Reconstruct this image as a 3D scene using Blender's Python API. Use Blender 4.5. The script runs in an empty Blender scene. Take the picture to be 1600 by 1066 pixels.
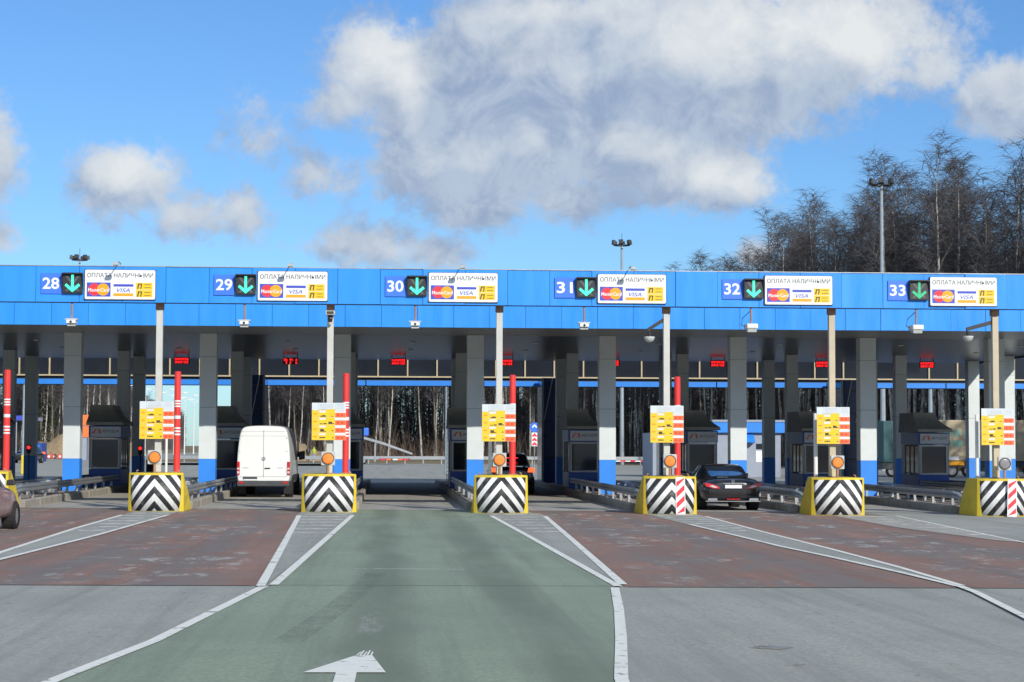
import bpy, math, random
from mathutils import Vector, Matrix

# ------------------------------------------------------------------ camera, sky, sun, exposure
scene = bpy.context.scene
COL = scene.collection
R = math.radians
cam_d = bpy.data.cameras.new('camera')
cam = bpy.data.objects.new('camera', cam_d); COL.objects.link(cam)
scene.camera = cam
cam_d.sensor_width = 36.0
cam_d.lens = 36.0 * 3000 / 1600
cam_d.clip_start = 0.1; cam_d.clip_end = 9000
YAW = math.atan(194 / 3000); PITCH = math.atan(165 / math.hypot(3000, 194)); ROLL = 0.003
_f = Vector((math.sin(YAW) * math.cos(PITCH), math.cos(YAW) * math.cos(PITCH), math.sin(PITCH)))
_r0 = Vector((math.cos(YAW), -math.sin(YAW), 0)); _u0 = _r0.cross(_f)
_r = _r0 * math.cos(ROLL) + _u0 * math.sin(ROLL); _u = -_r0 * math.sin(ROLL) + _u0 * math.cos(ROLL)
_m = Matrix((_r, _u, -_f)).transposed().to_4x4(); _m.translation = (0, 0, 1.88)
cam.matrix_world = _m

SUNV = Vector((0.36, -0.75, 0.43)).normalized()
sun_d = bpy.data.lights.new('sun', 'SUN'); sun = bpy.data.objects.new('sun', sun_d); COL.objects.link(sun)
sun_d.energy = 3.55; sun_d.angle = R(0.5); sun_d.color = (1.0, 0.95, 0.86)
sun.rotation_euler = (-SUNV).to_track_quat('-Z', 'Y').to_euler()
sun.location = (20, -40, 40)

scene.view_settings.view_transform = 'Standard'; scene.view_settings.look = 'None'
scene.view_settings.exposure = 0.2; scene.view_settings.gamma = 1.0
scene.view_settings.use_curve_mapping = False
scene.cycles.max_bounces = 6; scene.cycles.diffuse_bounces = 2; scene.cycles.glossy_bounces = 3
scene.cycles.transmission_bounces = 4; scene.cycles.transparent_max_bounces = 6
scene.cycles.use_denoising = True

world = bpy.data.worlds.new('World'); scene.world = world; world.use_nodes = True
def build_world():
    nt = world.node_tree; N = nt.nodes; L = nt.links; N.clear()
    def mth(op, a, b=None, c=None, clamp=False):
        n = N.new('ShaderNodeMath'); n.operation = op; n.use_clamp = clamp
        for i, v in enumerate((a, b, c)):
            if v is None: continue
            if isinstance(v, (int, float)): n.inputs[i].default_value = v
            else: L.new(v, n.inputs[i])
        return n.outputs[0]
    def mrange(v, a, b, c=0.0, d=1.0, smooth=True):
        n = N.new('ShaderNodeMapRange'); n.interpolation_type = 'SMOOTHSTEP' if smooth else 'LINEAR'
        L.new(v, n.inputs['Value'])
        for k, x in zip(('From Min', 'From Max', 'To Min', 'To Max'), (a, b, c, d)): n.inputs[k].default_value = x
        return n.outputs['Result']
    def mix(f, a, b, mode='MIX'):
        n = N.new('ShaderNodeMix'); n.data_type = 'RGBA'; n.blend_type = mode
        if isinstance(f, (int, float)): n.inputs[0].default_value = f
        else: L.new(f, n.inputs[0])
        for s, v in ((n.inputs[6], a), (n.inputs[7], b)):
            if isinstance(v, tuple): s.default_value = (*v, 1)
            else: L.new(v, s)
        return n.outputs[2]
    out = N.new('ShaderNodeOutputWorld'); bg = N.new('ShaderNodeBackground'); L.new(bg.outputs[0], out.inputs[0])
    bg.inputs[1].default_value = 0.10
    sky = N.new('ShaderNodeTexSky'); sky.sky_type = 'NISHITA'; sky.sun_disc = False
    sky.sun_elevation = math.asin(SUNV.z); sky.sun_rotation = math.atan2(SUNV.x, SUNV.y)
    sky.altitude = 200; sky.air_density = 1.0; sky.dust_density = 0.3; sky.ozone_density = 2.5
    skyc = mix(1.0, sky.outputs[0], SKY_TINT, 'MULTIPLY')
    # direction -> azimuth / elevation in units of a thirtieth of a radian
    tc = N.new('ShaderNodeTexCoord'); sp = N.new('ShaderNodeSeparateXYZ'); L.new(tc.outputs['Generated'], sp.inputs[0])
    az = mth('MULTIPLY', mth('ARCTAN2', sp.outputs[0], sp.outputs[1]), 30.0)
    el = mth('MULTIPLY', mth('ARCSINE', sp.outputs[2]), 30.0)
    cb = N.new('ShaderNodeCombineXYZ'); L.new(az, cb.inputs[0]); L.new(el, cb.inputs[1])
    def noise(vec, scale, detail, rough, off=(0, 0, 0), dist=0.0):
        m = N.new('ShaderNodeMapping'); L.new(vec, m.inputs[0]); m.inputs['Location'].default_value = off
        n = N.new('ShaderNodeTexNoise'); L.new(m.outputs[0], n.inputs['Vector'])
        n.inputs['Scale'].default_value = scale; n.inputs['Detail'].default_value = detail
        n.inputs['Roughness'].default_value = rough; n.inputs['Distortion'].default_value = dist
        return n.outputs['Fac']
    # cumulus puffs: azimuth, elevation, radii, strength
    blobs = CLOUDS
    def density(vec):
        cur = None
        for (a, e, ra, re_, s) in blobs:
            m = N.new('ShaderNodeVectorMath'); m.operation = 'MULTIPLY_ADD'; L.new(vec, m.inputs[0])
            m.inputs[1].default_value = (1 / ra, 1 / re_, 0); m.inputs[2].default_value = (-a / ra, -e / re_, 0)
            l = N.new('ShaderNodeVectorMath'); l.operation = 'LENGTH'; L.new(m.outputs[0], l.inputs[0])
            d = mth('MULTIPLY_ADD', l.outputs['Value'], -s, s)
            cur = d if cur is None else mth('SMOOTH_MAX', cur, d, 0.25)
        # scattered clouds over the rest of the sky
        far = N.new('ShaderNodeVectorMath'); far.operation = 'DISTANCE'; L.new(vec, far.inputs[0]); far.inputs[1].default_value = (1.94, 4.0, 0)
        wide = mth('MULTIPLY_ADD', noise(vec, 0.09, 3, 0.5, (7.3, 2.1, 0)), 5.0, -2.15)
        wide = mth('ADD', wide, mrange(far.outputs['Value'], 9.5, 14.0, -1.5, 0.0))
        cur = mth('MAXIMUM', cur, wide)
        cur = mth('MAXIMUM', cur, -1.5)
        nz = mth('ADD', mth('MULTIPLY_ADD', noise(vec, 0.95, 6, 0.52, (3.1, 8.7, 0), 0.2), 1.25, -0.625),
                 mth('MULTIPLY_ADD', noise(vec, 3.2, 6, 0.6, (1.1, 4.7, 0), 0.2), 0.55, -0.275))
        return mth('ADD', cur, nz)
    d0 = density(cb.outputs[0])
    sh = N.new('ShaderNodeVectorMath'); sh.operation = 'ADD'; L.new(cb.outputs[0], sh.inputs[0]); sh.inputs[1].default_value = (0.30, 0.50, 0)
    d1 = density(sh.outputs[0])
    fray = mth('MULTIPLY_ADD', noise(cb.outputs[0], 5.5, 8, 0.62, (2.1, 1.7, 0), 0.4), 0.62, -0.31)
    alpha = mrange(mth('ADD', d0, fray), 0.0, 0.62)
    grad = mth('SUBTRACT', d0, d1)                       # > 0 where the cloud thins towards the sun
    lit = mth('MULTIPLY', mrange(grad, -0.55, 0.85), 0.62)
    for (a, e, ra, re_, k_) in SUNLIT:                   # lobes standing out of the cloud's own shade
        m = N.new('ShaderNodeVectorMath'); m.operation = 'MULTIPLY_ADD'; L.new(cb.outputs[0], m.inputs[0])
        m.inputs[1].default_value = (1 / ra, 1 / re_, 0); m.inputs[2].default_value = (-a / ra, -e / re_, 0)
        l = N.new('ShaderNodeVectorMath'); l.operation = 'LENGTH'; L.new(m.outputs[0], l.inputs[0])
        lit = mth('ADD', lit, mrange(l.outputs['Value'], 0.15, 1.15, k_, 0.0))
    lit = mth('ADD', lit, mth('MULTIPLY_ADD', noise(cb.outputs[0], 1.5, 8, 0.6, (6.1, 2.7, 0), 0.5), 0.95, -0.64))
    lit = mth('MULTIPLY', lit, 1.0, None, True)
    shade = mix(mrange(noise(cb.outputs[0], 1.1, 7, 0.62, (9.4, 5.2, 0), 0.6), 0.34, 0.66), (2.7, 3.5, 4.95), (4.1, 4.85, 5.95))
    ccol = mix(lit, shade, (7.0, 7.25, 7.3))
    final = mix(mth('MULTIPLY', alpha, 0.97), skyc, ccol)
    L.new(final, bg.inputs[0])
SUNLIT = []
SKY_TINT = (0.56, 0.83, 1.14)
def _b(px, py, rx, ry, s=1.0):
    return ((YAW + (px - 800) / 3000) * 30, (PITCH + (533 - py) / 3000) * 30, rx / 100, ry / 100, s)
CLOUDS = [_b(625, 130, 170, 130, 1.2), _b(540, 165, 80, 70, .9), _b(820, 120, 280, 170, 1.7), _b(1050, 90, 290, 160, 1.7),
          _b(1290, 75, 250, 135, 1.5), _b(1430, 130, 75, 60, .8), _b(760, 240, 210, 105, 1.6), _b(980, 220, 220, 100, 1.6), _b(740, 325, 130, 65, 1.2),
          _b(1090, 280, 170, 80, 1.3), _b(900, 310, 130, 60, .9), _b(830, 200, 250, 130, 1.5), _b(680, 270, 120, 90, 1.2), _b(1150, 170, 200, 90, 1.2), _b(200, 300, 108, 85, 1.05), _b(300, 345, 125, 58, .85), _b(378, 335, 50, 75, .65),
          _b(412, 225, 90, 85, .55), _b(490, 275, 110, 65, .55), _b(-5, 260, 75, 110, 1.2), _b(0, 385, 50, 40, .6), _b(575, 385, 125, 60, .85), _b(690, 392, 75, 38, .9),
          _b(1580, 175, 115, 85, 1.4), _b(1185, 395, 60, 32, .7), _b(300, -10, 260, 25, .5), _b(700, -60, 500, 60, 1.0)]
SUNLIT += [_b(590, 120, 115, 110, .50), _b(1200, 60, 250, 110, .58), _b(1400, 100, 140, 90, .5), _b(1150, 270, 140, 65, .48), _b(205, 275, 80, 50, .50), _b(1010, 255, 80, 35, .25), _b(880, 5, 160, 45, .4)]
build_world()

# ------------------------------------------------------------------ materials
MATS = {}
def nodes_of(m):
    m.use_nodes = True
    return m.node_tree.nodes, m.node_tree.links, m.node_tree.nodes['Principled BSDF']
def mat(name, col, rough=0.6, metal=0.0, var=0.12, scale=3.0, bump=0.0, bscale=40.0, dirt=0.0, dcol=(0.10, 0.085, 0.07), spec=0.5, emit=None, estr=0.0, coat=0.0, stretch=(1, 1, 1), rvar=0.0, orand=0.0):
    m = bpy.data.materials.new(name); N, L, b = nodes_of(m)
    b.inputs['Base Color'].default_value = (*col, 1); b.inputs['Roughness'].default_value = rough
    b.inputs['Metallic'].default_value = metal; b.inputs['Specular IOR Level'].default_value = spec
    b.inputs['Coat Weight'].default_value = coat; b.inputs['Coat Roughness'].default_value = 0.05
    if emit:
        b.inputs['Emission Color'].default_value = (*emit, 1); b.inputs['Emission Strength'].default_value = estr
    if var > 0 or bump > 0 or dirt > 0:
        tc = N.new('ShaderNodeTexCoord'); mp = N.new('ShaderNodeMapping'); L.new(tc.outputs['Object'], mp.inputs[0])
        oi = N.new('ShaderNodeObjectInfo')
        vm = N.new('ShaderNodeVectorMath'); vm.operation = 'SCALE'; vm.inputs[0].default_value = (37, 53, 71); L.new(oi.outputs['Random'], vm.inputs['Scale'])
        va = N.new('ShaderNodeVectorMath'); va.operation = 'ADD'; L.new(mp.outputs[0], va.inputs[0]); L.new(vm.outputs[0], va.inputs[1])
        mp.inputs['Scale'].default_value = stretch
        n = N.new('ShaderNodeTexNoise'); L.new(va.outputs[0], n.inputs['Vector']); n.inputs['Scale'].default_value = scale
        n.inputs['Detail'].default_value = 6; n.inputs['Roughness'].default_value = 0.6
        r = N.new('ShaderNodeMapRange'); L.new(n.outputs['Fac'], r.inputs[0]); r.inputs[1].default_value = 0.3; r.inputs[2].default_value = 0.7
        r.inputs[3].default_value = 1 - var; r.inputs[4].default_value = 1 + var
        mx = N.new('ShaderNodeMix'); mx.data_type = 'RGBA'; mx.blend_type = 'MULTIPLY'; mx.inputs[0].default_value = 1
        mx.inputs[6].default_value = (*col, 1); L.new(r.outputs[0], mx.inputs[7])
        src = mx.outputs[2]
        if orand > 0:
            ro = N.new('ShaderNodeMapRange'); L.new(oi.outputs['Random'], ro.inputs[0]); ro.inputs[3].default_value = 1 - orand; ro.inputs[4].default_value = 1 + orand
            mo = N.new('ShaderNodeMix'); mo.data_type = 'RGBA'; mo.blend_type = 'MULTIPLY'; mo.inputs[0].default_value = 1; L.new(src, mo.inputs[6]); L.new(ro.outputs[0], mo.inputs[7]); src = mo.outputs[2]
        if dirt > 0:
            n2 = N.new('ShaderNodeTexNoise'); L.new(va.outputs[0], n2.inputs['Vector']); n2.inputs['Scale'].default_value = scale * 2.3
            n2.inputs['Detail'].default_value = 8; n2.inputs['Roughness'].default_value = 0.7
            r2 = N.new('ShaderNodeMapRange'); L.new(n2.outputs['Fac'], r2.inputs[0]); r2.inputs[1].default_value = 0.5; r2.inputs[2].default_value = 0.75
            r2.inputs[4].default_value = dirt
            m2 = N.new('ShaderNodeMix'); m2.data_type = 'RGBA'; L.new(r2.outputs[0], m2.inputs[0]); L.new(src, m2.inputs[6]); m2.inputs[7].default_value = (*dcol, 1)
            src = m2.outputs[2]
        L.new(src, b.inputs['Base Color'])
        if rvar > 0:
            rr = N.new('ShaderNodeMapRange'); L.new(n.outputs['Fac'], rr.inputs[0]); rr.inputs[1].default_value = 0.3; rr.inputs[2].default_value = 0.7
            rr.inputs[3].default_value = max(0.02, rough - rvar); rr.inputs[4].default_value = rough + rvar; L.new(rr.outputs[0], b.inputs['Roughness'])
        if bump > 0:
            n3 = N.new('ShaderNodeTexNoise'); L.new(va.outputs[0], n3.inputs['Vector']); n3.inputs['Scale'].default_value = bscale; n3.inputs['Detail'].default_value = 4
            bp = N.new('ShaderNodeBump'); bp.inputs['Strength'].default_value = bump; bp.inputs['Distance'].default_value = 0.02
            L.new(n3.outputs['Fac'], bp.inputs['Height']); L.new(bp.outputs[0], b.inputs['Normal'])
    MATS[name] = m
    return m

mat('sky_blue_cladding', (0.034, 0.295, 0.88), 0.32, var=0.06, scale=1.2, dirt=0.16, dcol=(0.06, 0.23, 0.56), rvar=0.08, stretch=(2.5, 1, 0.35), orand=0.032)
mat('number_blue', (0.05, 0.19, 0.88), 0.4, var=0.05)
mat('column_grey', (0.65, 0.70, 0.70), 0.45, var=0.06, scale=1.2, dirt=0.12, dcol=(0.45, 0.43, 0.40))
mat('column_blue', (0.032, 0.25, 0.82), 0.4, var=0.06, scale=1.5, dirt=0.12, dcol=(0.06, 0.14, 0.3))
mat('joint_dark', (0.04, 0.045, 0.05), 0.8, var=0)
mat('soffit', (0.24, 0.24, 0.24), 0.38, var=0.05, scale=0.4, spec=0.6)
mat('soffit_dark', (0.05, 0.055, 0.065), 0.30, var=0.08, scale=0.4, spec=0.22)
mat('steel_paint', (0.55, 0.55, 0.51), 0.5, var=0.08, scale=2, dirt=0.2, dcol=(0.33, 0.27, 0.2))
mat('steel_tan', (0.52, 0.45, 0.32), 0.55, var=0.1, scale=2, dirt=0.25, dcol=(0.30, 0.22, 0.13))
mat('galvanised', (0.42, 0.44, 0.455), 0.42, 0.65, var=0.15, scale=4, dirt=0.3, dcol=(0.25, 0.22, 0.19))
mat('rust_pipe', (0.36, 0.20, 0.12), 0.7, var=0.25, scale=9)
mat('white_paint', (0.80, 0.81, 0.79), 0.4, var=0.05, dirt=0.08, dcol=(0.5, 0.47, 0.42))
mat('sign_white', (0.80, 0.81, 0.80), 0.45, var=0.03, scale=2)
mat('print_grey', (0.06, 0.065, 0.07), 0.5, var=0)
mat('print_blue', (0.05, 0.08, 0.50), 0.5, var=0)
mat('print_red', (0.80, 0.035, 0.05), 0.5, var=0)
mat('print_orange', (0.88, 0.38, 0.01), 0.5, var=0)
mat('print_yellow', (0.85, 0.55, 0.01), 0.5, var=0.05, scale=6)
mat('print_fire', (0.82, 0.15, 0.025), 0.5, var=0.1, scale=8)
mat('print_white', (0.82, 0.84, 0.86), 0.5, var=0)
mat('print_pale', (0.62, 0.68, 0.72), 0.5, var=0.04)
mat('print_line', (0.45, 0.46, 0.47), 0.5, var=0)
mat('print_dark', (0.05, 0.045, 0.03), 0.5, var=0)
mat('red_paint', (0.78, 0.045, 0.04), 0.4, var=0.07, scale=2, dirt=0.1, dcol=(0.35, 0.08, 0.06))
mat('yellow_paint', (0.74, 0.55, 0.035), 0.55, var=0.10, scale=3, dirt=0.35, dcol=(0.30, 0.25, 0.12), bump=0.2)
mat('black_plastic', (0.025, 0.026, 0.028), 0.45, var=0.1)
mat('dark_metal', (0.05, 0.055, 0.06), 0.5, var=0.1)
mat('lens_orange', (0.95, 0.25, 0.035), 0.6, var=0.18, scale=12)
mat('lens_grey', (0.25, 0.24, 0.25), 0.3, var=0.2, scale=10)
mat('housing_grey', (0.50, 0.52, 0.50), 0.5, var=0.12, dirt=0.3)
mat('green_lit', (0.02, 0.3, 0.2), 0.4, var=0, emit=(0.06, 1.0, 0.55), estr=1.15)
mat('green_dim', (0.02, 0.25, 0.12), 0.4, var=0.3, scale=30, emit=(0.03, 0.7, 0.28), estr=0.5)
mat('signal_off', (0.10, 0.105, 0.11), 0.5, var=0.2, scale=30)
mat('led_red', (0.2, 0.0, 0.0), 0.5, var=0, emit=(1.0, 0.015, 0.02), estr=2.3)
mat('lamp_red', (0.3, 0.0, 0.0), 0.4, var=0, emit=(1.0, 0.02, 0.02), estr=2.5)
mat('concrete', (0.34, 0.31, 0.26), 0.9, var=0.2, scale=2, bump=0.5, dirt=0.35, dcol=(0.15, 0.13, 0.11))
mat('island_paving', (0.30, 0.24, 0.19), 0.9, var=0.2, scale=1.5, bump=0.4, dirt=0.3, dcol=(0.14, 0.12, 0.1))
mat('glass_dark', (0.015, 0.018, 0.022), 0.06, var=0, spec=0.6)
mat('gallery_glass', (0.02, 0.025, 0.035), 0.10, var=0.2, scale=0.4, spec=0.5)
mat('tower_glass', (0.02, 0.05, 0.16), 0.12, var=0.25, scale=0.8, spec=0.6)
mat('mullion_tan', (0.50, 0.42, 0.27), 0.5, var=0.08)
mat('booth_wall', (0.36, 0.38, 0.40), 0.4, var=0.05, dirt=0.15)
mat('booth_blue', (0.02, 0.08, 0.36), 0.4, var=0.06, dirt=0.1)
mat('booth_roof', (0.33, 0.32, 0.29), 0.6, var=0.12, scale=2, dirt=0.2)
mat('booth_sign', (0.60, 0.63, 0.66), 0.4, var=0.03)
mat('booth_frame', (0.55, 0.56, 0.55), 0.4, var=0.05)
mat('rubber', (0.02, 0.02, 0.02), 0.85, var=0.2, scale=10)
mat('alloy', (0.5, 0.5, 0.52), 0.3, 0.8, var=0.1)
mat('van_white', (0.84, 0.85, 0.83), 0.3, var=0.03, scale=1.5, dirt=0.06, dcol=(0.5, 0.46, 0.4), coat=0.4)
mat('car_black', (0.012, 0.013, 0.016), 0.22, var=0.2, scale=3, coat=1.0, dirt=0.12, dcol=(0.05, 0.045, 0.04))
mat('car_maroon', (0.30, 0.17, 0.165), 0.32, var=0.1, scale=2, coat=0.5, dirt=0.85, dcol=(0.42, 0.34, 0.31))
mat('car_glass', (0.012, 0.022, 0.045), 0.04, var=0, spec=0.9, coat=0.6)
mat('tail_red', (0.55, 0.015, 0.02), 0.15, var=0.1, coat=1.0)
mat('tail_lit', (0.5, 0.01, 0.01), 0.2, var=0, emit=(1.0, 0.12, 0.03), estr=1.6)
mat('tail_clear', (0.65, 0.60, 0.60), 0.15, var=0, coat=1.0)
mat('chrome', (0.75, 0.75, 0.76), 0.12, 1.0, var=0)
mat('plate_white', (0.78, 0.80, 0.80), 0.4, var=0.05)
mat('bumper_grey', (0.06, 0.063, 0.068), 0.6, var=0.15)
mat('mast_grey', (0.34, 0.40, 0.44), 0.5, 0.2, var=0.1)
mat('lamp_white', (0.78, 0.79, 0.78), 0.4, var=0.05)
mat('truck_beige', (0.46, 0.38, 0.26), 0.7, var=0.1, scale=1, dirt=0.2, dcol=(0.3, 0.26, 0.2))
mat('truck_teal', (0.03, 0.10, 0.11), 0.6, var=0.15)
mat('truck_green_print', (0.20, 0.38, 0.30), 0.7, var=0.1)
mat('cabin_wall', (0.30, 0.34, 0.42), 0.6, var=0.06)
mat('orange_sheet', (0.80, 0.20, 0.05), 0.6, var=0.08)
mat('straw_heap', (0.30, 0.22, 0.13), 0.95, var=0.25, scale=2, bump=0.4)
mat('transporter_grey', (0.36, 0.39, 0.42), 0.45, 0.4, var=0.15)

def bark_mat():
    m = bpy.data.materials.new('birch_bark'); N, L, b = nodes_of(m); b.inputs['Roughness'].default_value = 0.85
    tc = N.new('ShaderNodeTexCoord'); mp = N.new('ShaderNodeMapping'); L.new(tc.outputs['Object'], mp.inputs[0]); mp.inputs['Scale'].default_value = (2.5, 2.5, 0.9)
    n = N.new('ShaderNodeTexNoise'); L.new(mp.outputs[0], n.inputs[0]); n.inputs['Scale'].default_value = 2.2; n.inputs['Detail'].default_value = 7; n.inputs['Roughness'].default_value = 0.75
    r = N.new('ShaderNodeValToRGB'); L.new(n.outputs['Fac'], r.inputs[0])
    r.color_ramp.elements[0].position = 0.40; r.color_ramp.elements[0].color = (0.05, 0.045, 0.04, 1)
    r.color_ramp.elements[1].position = 0.52; r.color_ramp.elements[1].color = (0.52, 0.50, 0.45, 1)
    L.new(r.outputs[0], b.inputs['Base Color']); MATS['birch_bark'] = m
bark_mat()
mat('birch_twig', (0.098, 0.090, 0.092), 0.9, var=0.3, scale=0.4)
mat('aspen_bark', (0.16, 0.15, 0.12), 0.9, var=0.3, scale=2)
mat('spruce_needle', (0.045, 0.060, 0.030), 0.95, spec=0.05, var=0.35, scale=1.0)
mat('undergrowth_twig', (0.12, 0.09, 0.07), 0.95, var=0.3, scale=0.5)

def ground_mat(name, base, kind):
    """asphalt, worn red or green surfacing, in metres; wear, cracks and tyre darkening belong to the surface"""
    m = bpy.data.materials.new(name); N, L, b = nodes_of(m); b.inputs['Roughness'].default_value = 0.82; b.inputs['Specular IOR Level'].default_value = 0.35
    tc = N.new('ShaderNodeTexCoord')
    def noise(scale, detail=5, rough=0.6, st=(1, 1, 1), off=(0, 0, 0), dist=0):
        mp = N.new('ShaderNodeMapping'); L.new(tc.outputs['Object'], mp.inputs[0]); mp.inputs['Scale'].default_value = st; mp.inputs['Location'].default_value = off
        n = N.new('ShaderNodeTexNoise'); L.new(mp.outputs[0], n.inputs[0]); n.inputs['Scale'].default_value = scale
        n.inputs['Detail'].default_value = detail; n.inputs['Roughness'].default_value = rough; n.inputs['Distortion'].default_value = dist
        return n.outputs['Fac']
    def rng(v, a, b_, c=0.0, d=1.0):
        n = N.new('ShaderNodeMapRange'); n.interpolation_type = 'SMOOTHSTEP'; L.new(v, n.inputs[0])
        for i, x in enumerate((a, b_, c, d)): n.inputs[1 + i].default_value = x
        return n.outputs[0]
    def mix(f, a, b_, mode='MIX'):
        n = N.new('ShaderNodeMix'); n.data_type = 'RGBA'; n.blend_type = mode
        if isinstance(f, float): n.inputs[0].default_value = f
        else: L.new(f, n.inputs[0])
        for s, v in ((n.inputs[6], a), (n.inputs[7], b_)):
            if isinstance(v, tuple): s.default_value = (*v, 1)
            else: L.new(v, s)
        return n.outputs[2]
    def mul(a, b_):
        n = N.new('ShaderNodeMath'); n.operation = 'MULTIPLY'; L.new(a, n.inputs[0])
        if isinstance(b_, float): n.inputs[1].default_value = b_
        else: L.new(b_, n.inputs[1])
        return n.outputs[0]
    c = mix(rng(noise(22, 6, 0.85), 0.3, 0.7), tuple(x * 0.70 for x in base), tuple(x * 1.27 for x in base))
    c = mix(rng(noise(0.35, 4), 0.35, 0.65, 0.0, 0.5), c, tuple(x * 0.78 for x in base))
    # long faint streaks along the driving direction
    c = mix(rng(noise(1.0, 6, 0.7, (1.8, 0.05, 1)), 0.42, 0.72, 0.0, 0.6), c, tuple(x * 0.60 for x in base))
    sx = N.new('ShaderNodeSeparateXYZ'); L.new(tc.outputs['Object'], sx.inputs[0])
    def mop(op, a, b_=None):
        n = N.new('ShaderNodeMath'); n.operation = op
        for i, v in enumerate((a, b_)):
            if v is None: continue
            if isinstance(v, float): n.inputs[i].default_value = v
            else: L.new(v, n.inputs[i])
        return n.outputs[0]
    ld = mop('ABSOLUTE', mop('MULTIPLY', mop('SUBTRACT', mop('FRACT', mop('DIVIDE', mop('ADD', sx.outputs[0], 31.29 - .71), 4.825)), 0.5), 4.825))   # metres from the lane centre
    track = rng(mop('ABSOLUTE', mop('SUBTRACT', mop('ADD', ld, mop('MULTIPLY', mop('SUBTRACT', noise(0.12, 2), 0.5), 0.9)), 0.85)), 0.1, 0.55, 1.0, 0.0)
    if kind in ('red', 'green'): c = mix(mul(track, rng(noise(0.3, 5, 0.7, (1, .25, 1), (4, 4, 0)), 0.36, 0.60, 0.25, 0.85)), c, tuple(x * 0.58 for x in base) if kind == 'green' else (0.165, 0.148, 0.138))
    if kind == 'red':
        w1 = rng(noise(0.9, 10, 0.76, (1.0, 0.30, 1), (3, 1, 0), 0.6), 0.47, 0.55)
        w2 = rng(noise(2.2, 9, 0.76, (1.0, 0.45, 1), (9, 4, 0), 0.4), 0.53, 0.60)
        c = mix(mul(mul(w1, 0.9), rng(ld, 1.0, 2.3, 1.0, 0.25)), c, (0.195, 0.170, 0.152))
        c = mix(mul(mul(w2, rng(noise(0.22, 2), 0.42, 0.6)), rng(ld, 1.3, 2.2, 0.9, 0.1)), c, (0.42, 0.415, 0.38))
    if kind == 'green':
        w1 = rng(noise(0.5, 8, 0.7, (1.0, 0.35, 1), (5, 2, 0), 0.4), 0.50, 0.72)
        c = mix(mul(w1, 0.5), c, (0.185, 0.225, 0.185))
        w2 = rng(noise(0.8, 9, 0.78, (1.0, 0.3, 1), (15, 2, 0), 0.4), 0.62, 0.70)
        c = mix(mul(w2, 0.55), c, (0.34, 0.35, 0.32))
    if kind == 'grey':
        v = N.new('ShaderNodeTexVoronoi'); v.feature = 'DISTANCE_TO_EDGE'
        mp = N.new('ShaderNodeMapping'); L.new(tc.outputs['Object'], mp.inputs[0]); mp.inputs['Scale'].default_value = (0.35, 0.12, 1); L.new(mp.outputs[0], v.inputs[0])
        ck = rng(v.outputs['Distance'], 0.0, 0.006, 1.0, 0.0)
        c = mix(mul(mul(ck, rng(noise(0.3, 3), 0.5, 0.65)), 0.6), c, (0.05, 0.05, 0.05))
        c = mix(rng(noise(0.8, 6, 0.7, (1, 0.5, 1), (2, 7, 0)), 0.58, 0.75, 0.0, 0.35), c, (0.19, 0.185, 0.175))
    spot = rng(noise(3.0, 3, 0.5, (1, .6, 1), (11, 3, 0)), 0.70, 0.76)
    c = mix(mul(spot, 0.55), c, tuple(x * 0.35 for x in base))
    L.new(c, b.inputs['Base Color'])
    bp = N.new('ShaderNodeBump'); bp.inputs['Strength'].default_value = 0.35; bp.inputs['Distance'].default_value = 0.01
    L.new(noise(70, 3, 0.7), bp.inputs['Height']); L.new(bp.outputs[0], b.inputs['Normal'])
    MATS[name] = m
ground_mat('asphalt', (0.365, 0.375, 0.335), 'grey')
ground_mat('red_surfacing', (0.295, 0.18, 0.138), 'red')
ground_mat('green_surfacing', (0.27, 0.325, 0.24), 'green')
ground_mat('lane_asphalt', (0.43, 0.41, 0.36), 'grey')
ground_mat('shade_tinted_asphalt', (0.13, 0.13, 0.128), 'grey')  # darker copy of the lane asphalt, the canopy's shade put into its colour
mat('dry_grass', (0.20, 0.16, 0.085), 0.95, var=0.35, scale=0.15, bump=0.5, dirt=0.5, dcol=(0.08, 0.085, 0.035))
mat('tyre_mark', (0.07, 0.08, 0.075), 0.9, var=0.2)

def paint_mat(name, col, wear):
    m = bpy.data.materials.new(name); N, L, b = nodes_of(m); b.inputs['Roughness'].default_value = 0.6
    tc = N.new('ShaderNodeTexCoord'); n = N.new('ShaderNodeTexNoise'); L.new(tc.outputs['Object'], n.inputs[0]); n.inputs['Scale'].default_value = 3.0; n.inputs['Detail'].default_value = 9; n.inputs['Roughness'].default_value = 0.75
    r = N.new('ShaderNodeValToRGB'); L.new(n.outputs['Fac'], r.inputs[0])
    r.color_ramp.elements[0].position = wear - 0.04; r.color_ramp.elements[0].color = (0.25, 0.25, 0.24, 1)
    r.color_ramp.elements[1].position = wear + 0.04; r.color_ramp.elements[1].color = (*col, 1)
    e = r.color_ramp.elements.new(min(0.99, wear + 0.2)); e.color = (*[x * 0.9 for x in col], 1)
    L.new(r.outputs[0], b.inputs['Base Color'])
    n2 = N.new('ShaderNodeTexNoise'); L.new(tc.outputs['Object'], n2.inputs[0]); n2.inputs['Scale'].default_value = 1.3; n2.inputs['Detail'].default_value = 10; n2.inputs['Roughness'].default_value = 0.8
    al = N.new('ShaderNodeMapRange'); L.new(n2.outputs['Fac'], al.inputs[0]); al.inputs[1].default_value = wear - 0.06; al.inputs[2].default_value = wear + 0.01
    L.new(al.outputs[0], b.inputs['Alpha']); MATS[name] = m
paint_mat('road_white', (0.84, 0.84, 0.75), 0.40)
paint_mat('road_white_worn', (0.68, 0.67, 0.61), 0.46)
paint_mat('road_yellow_worn', (0.55, 0.42, 0.16), 0.55)

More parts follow.
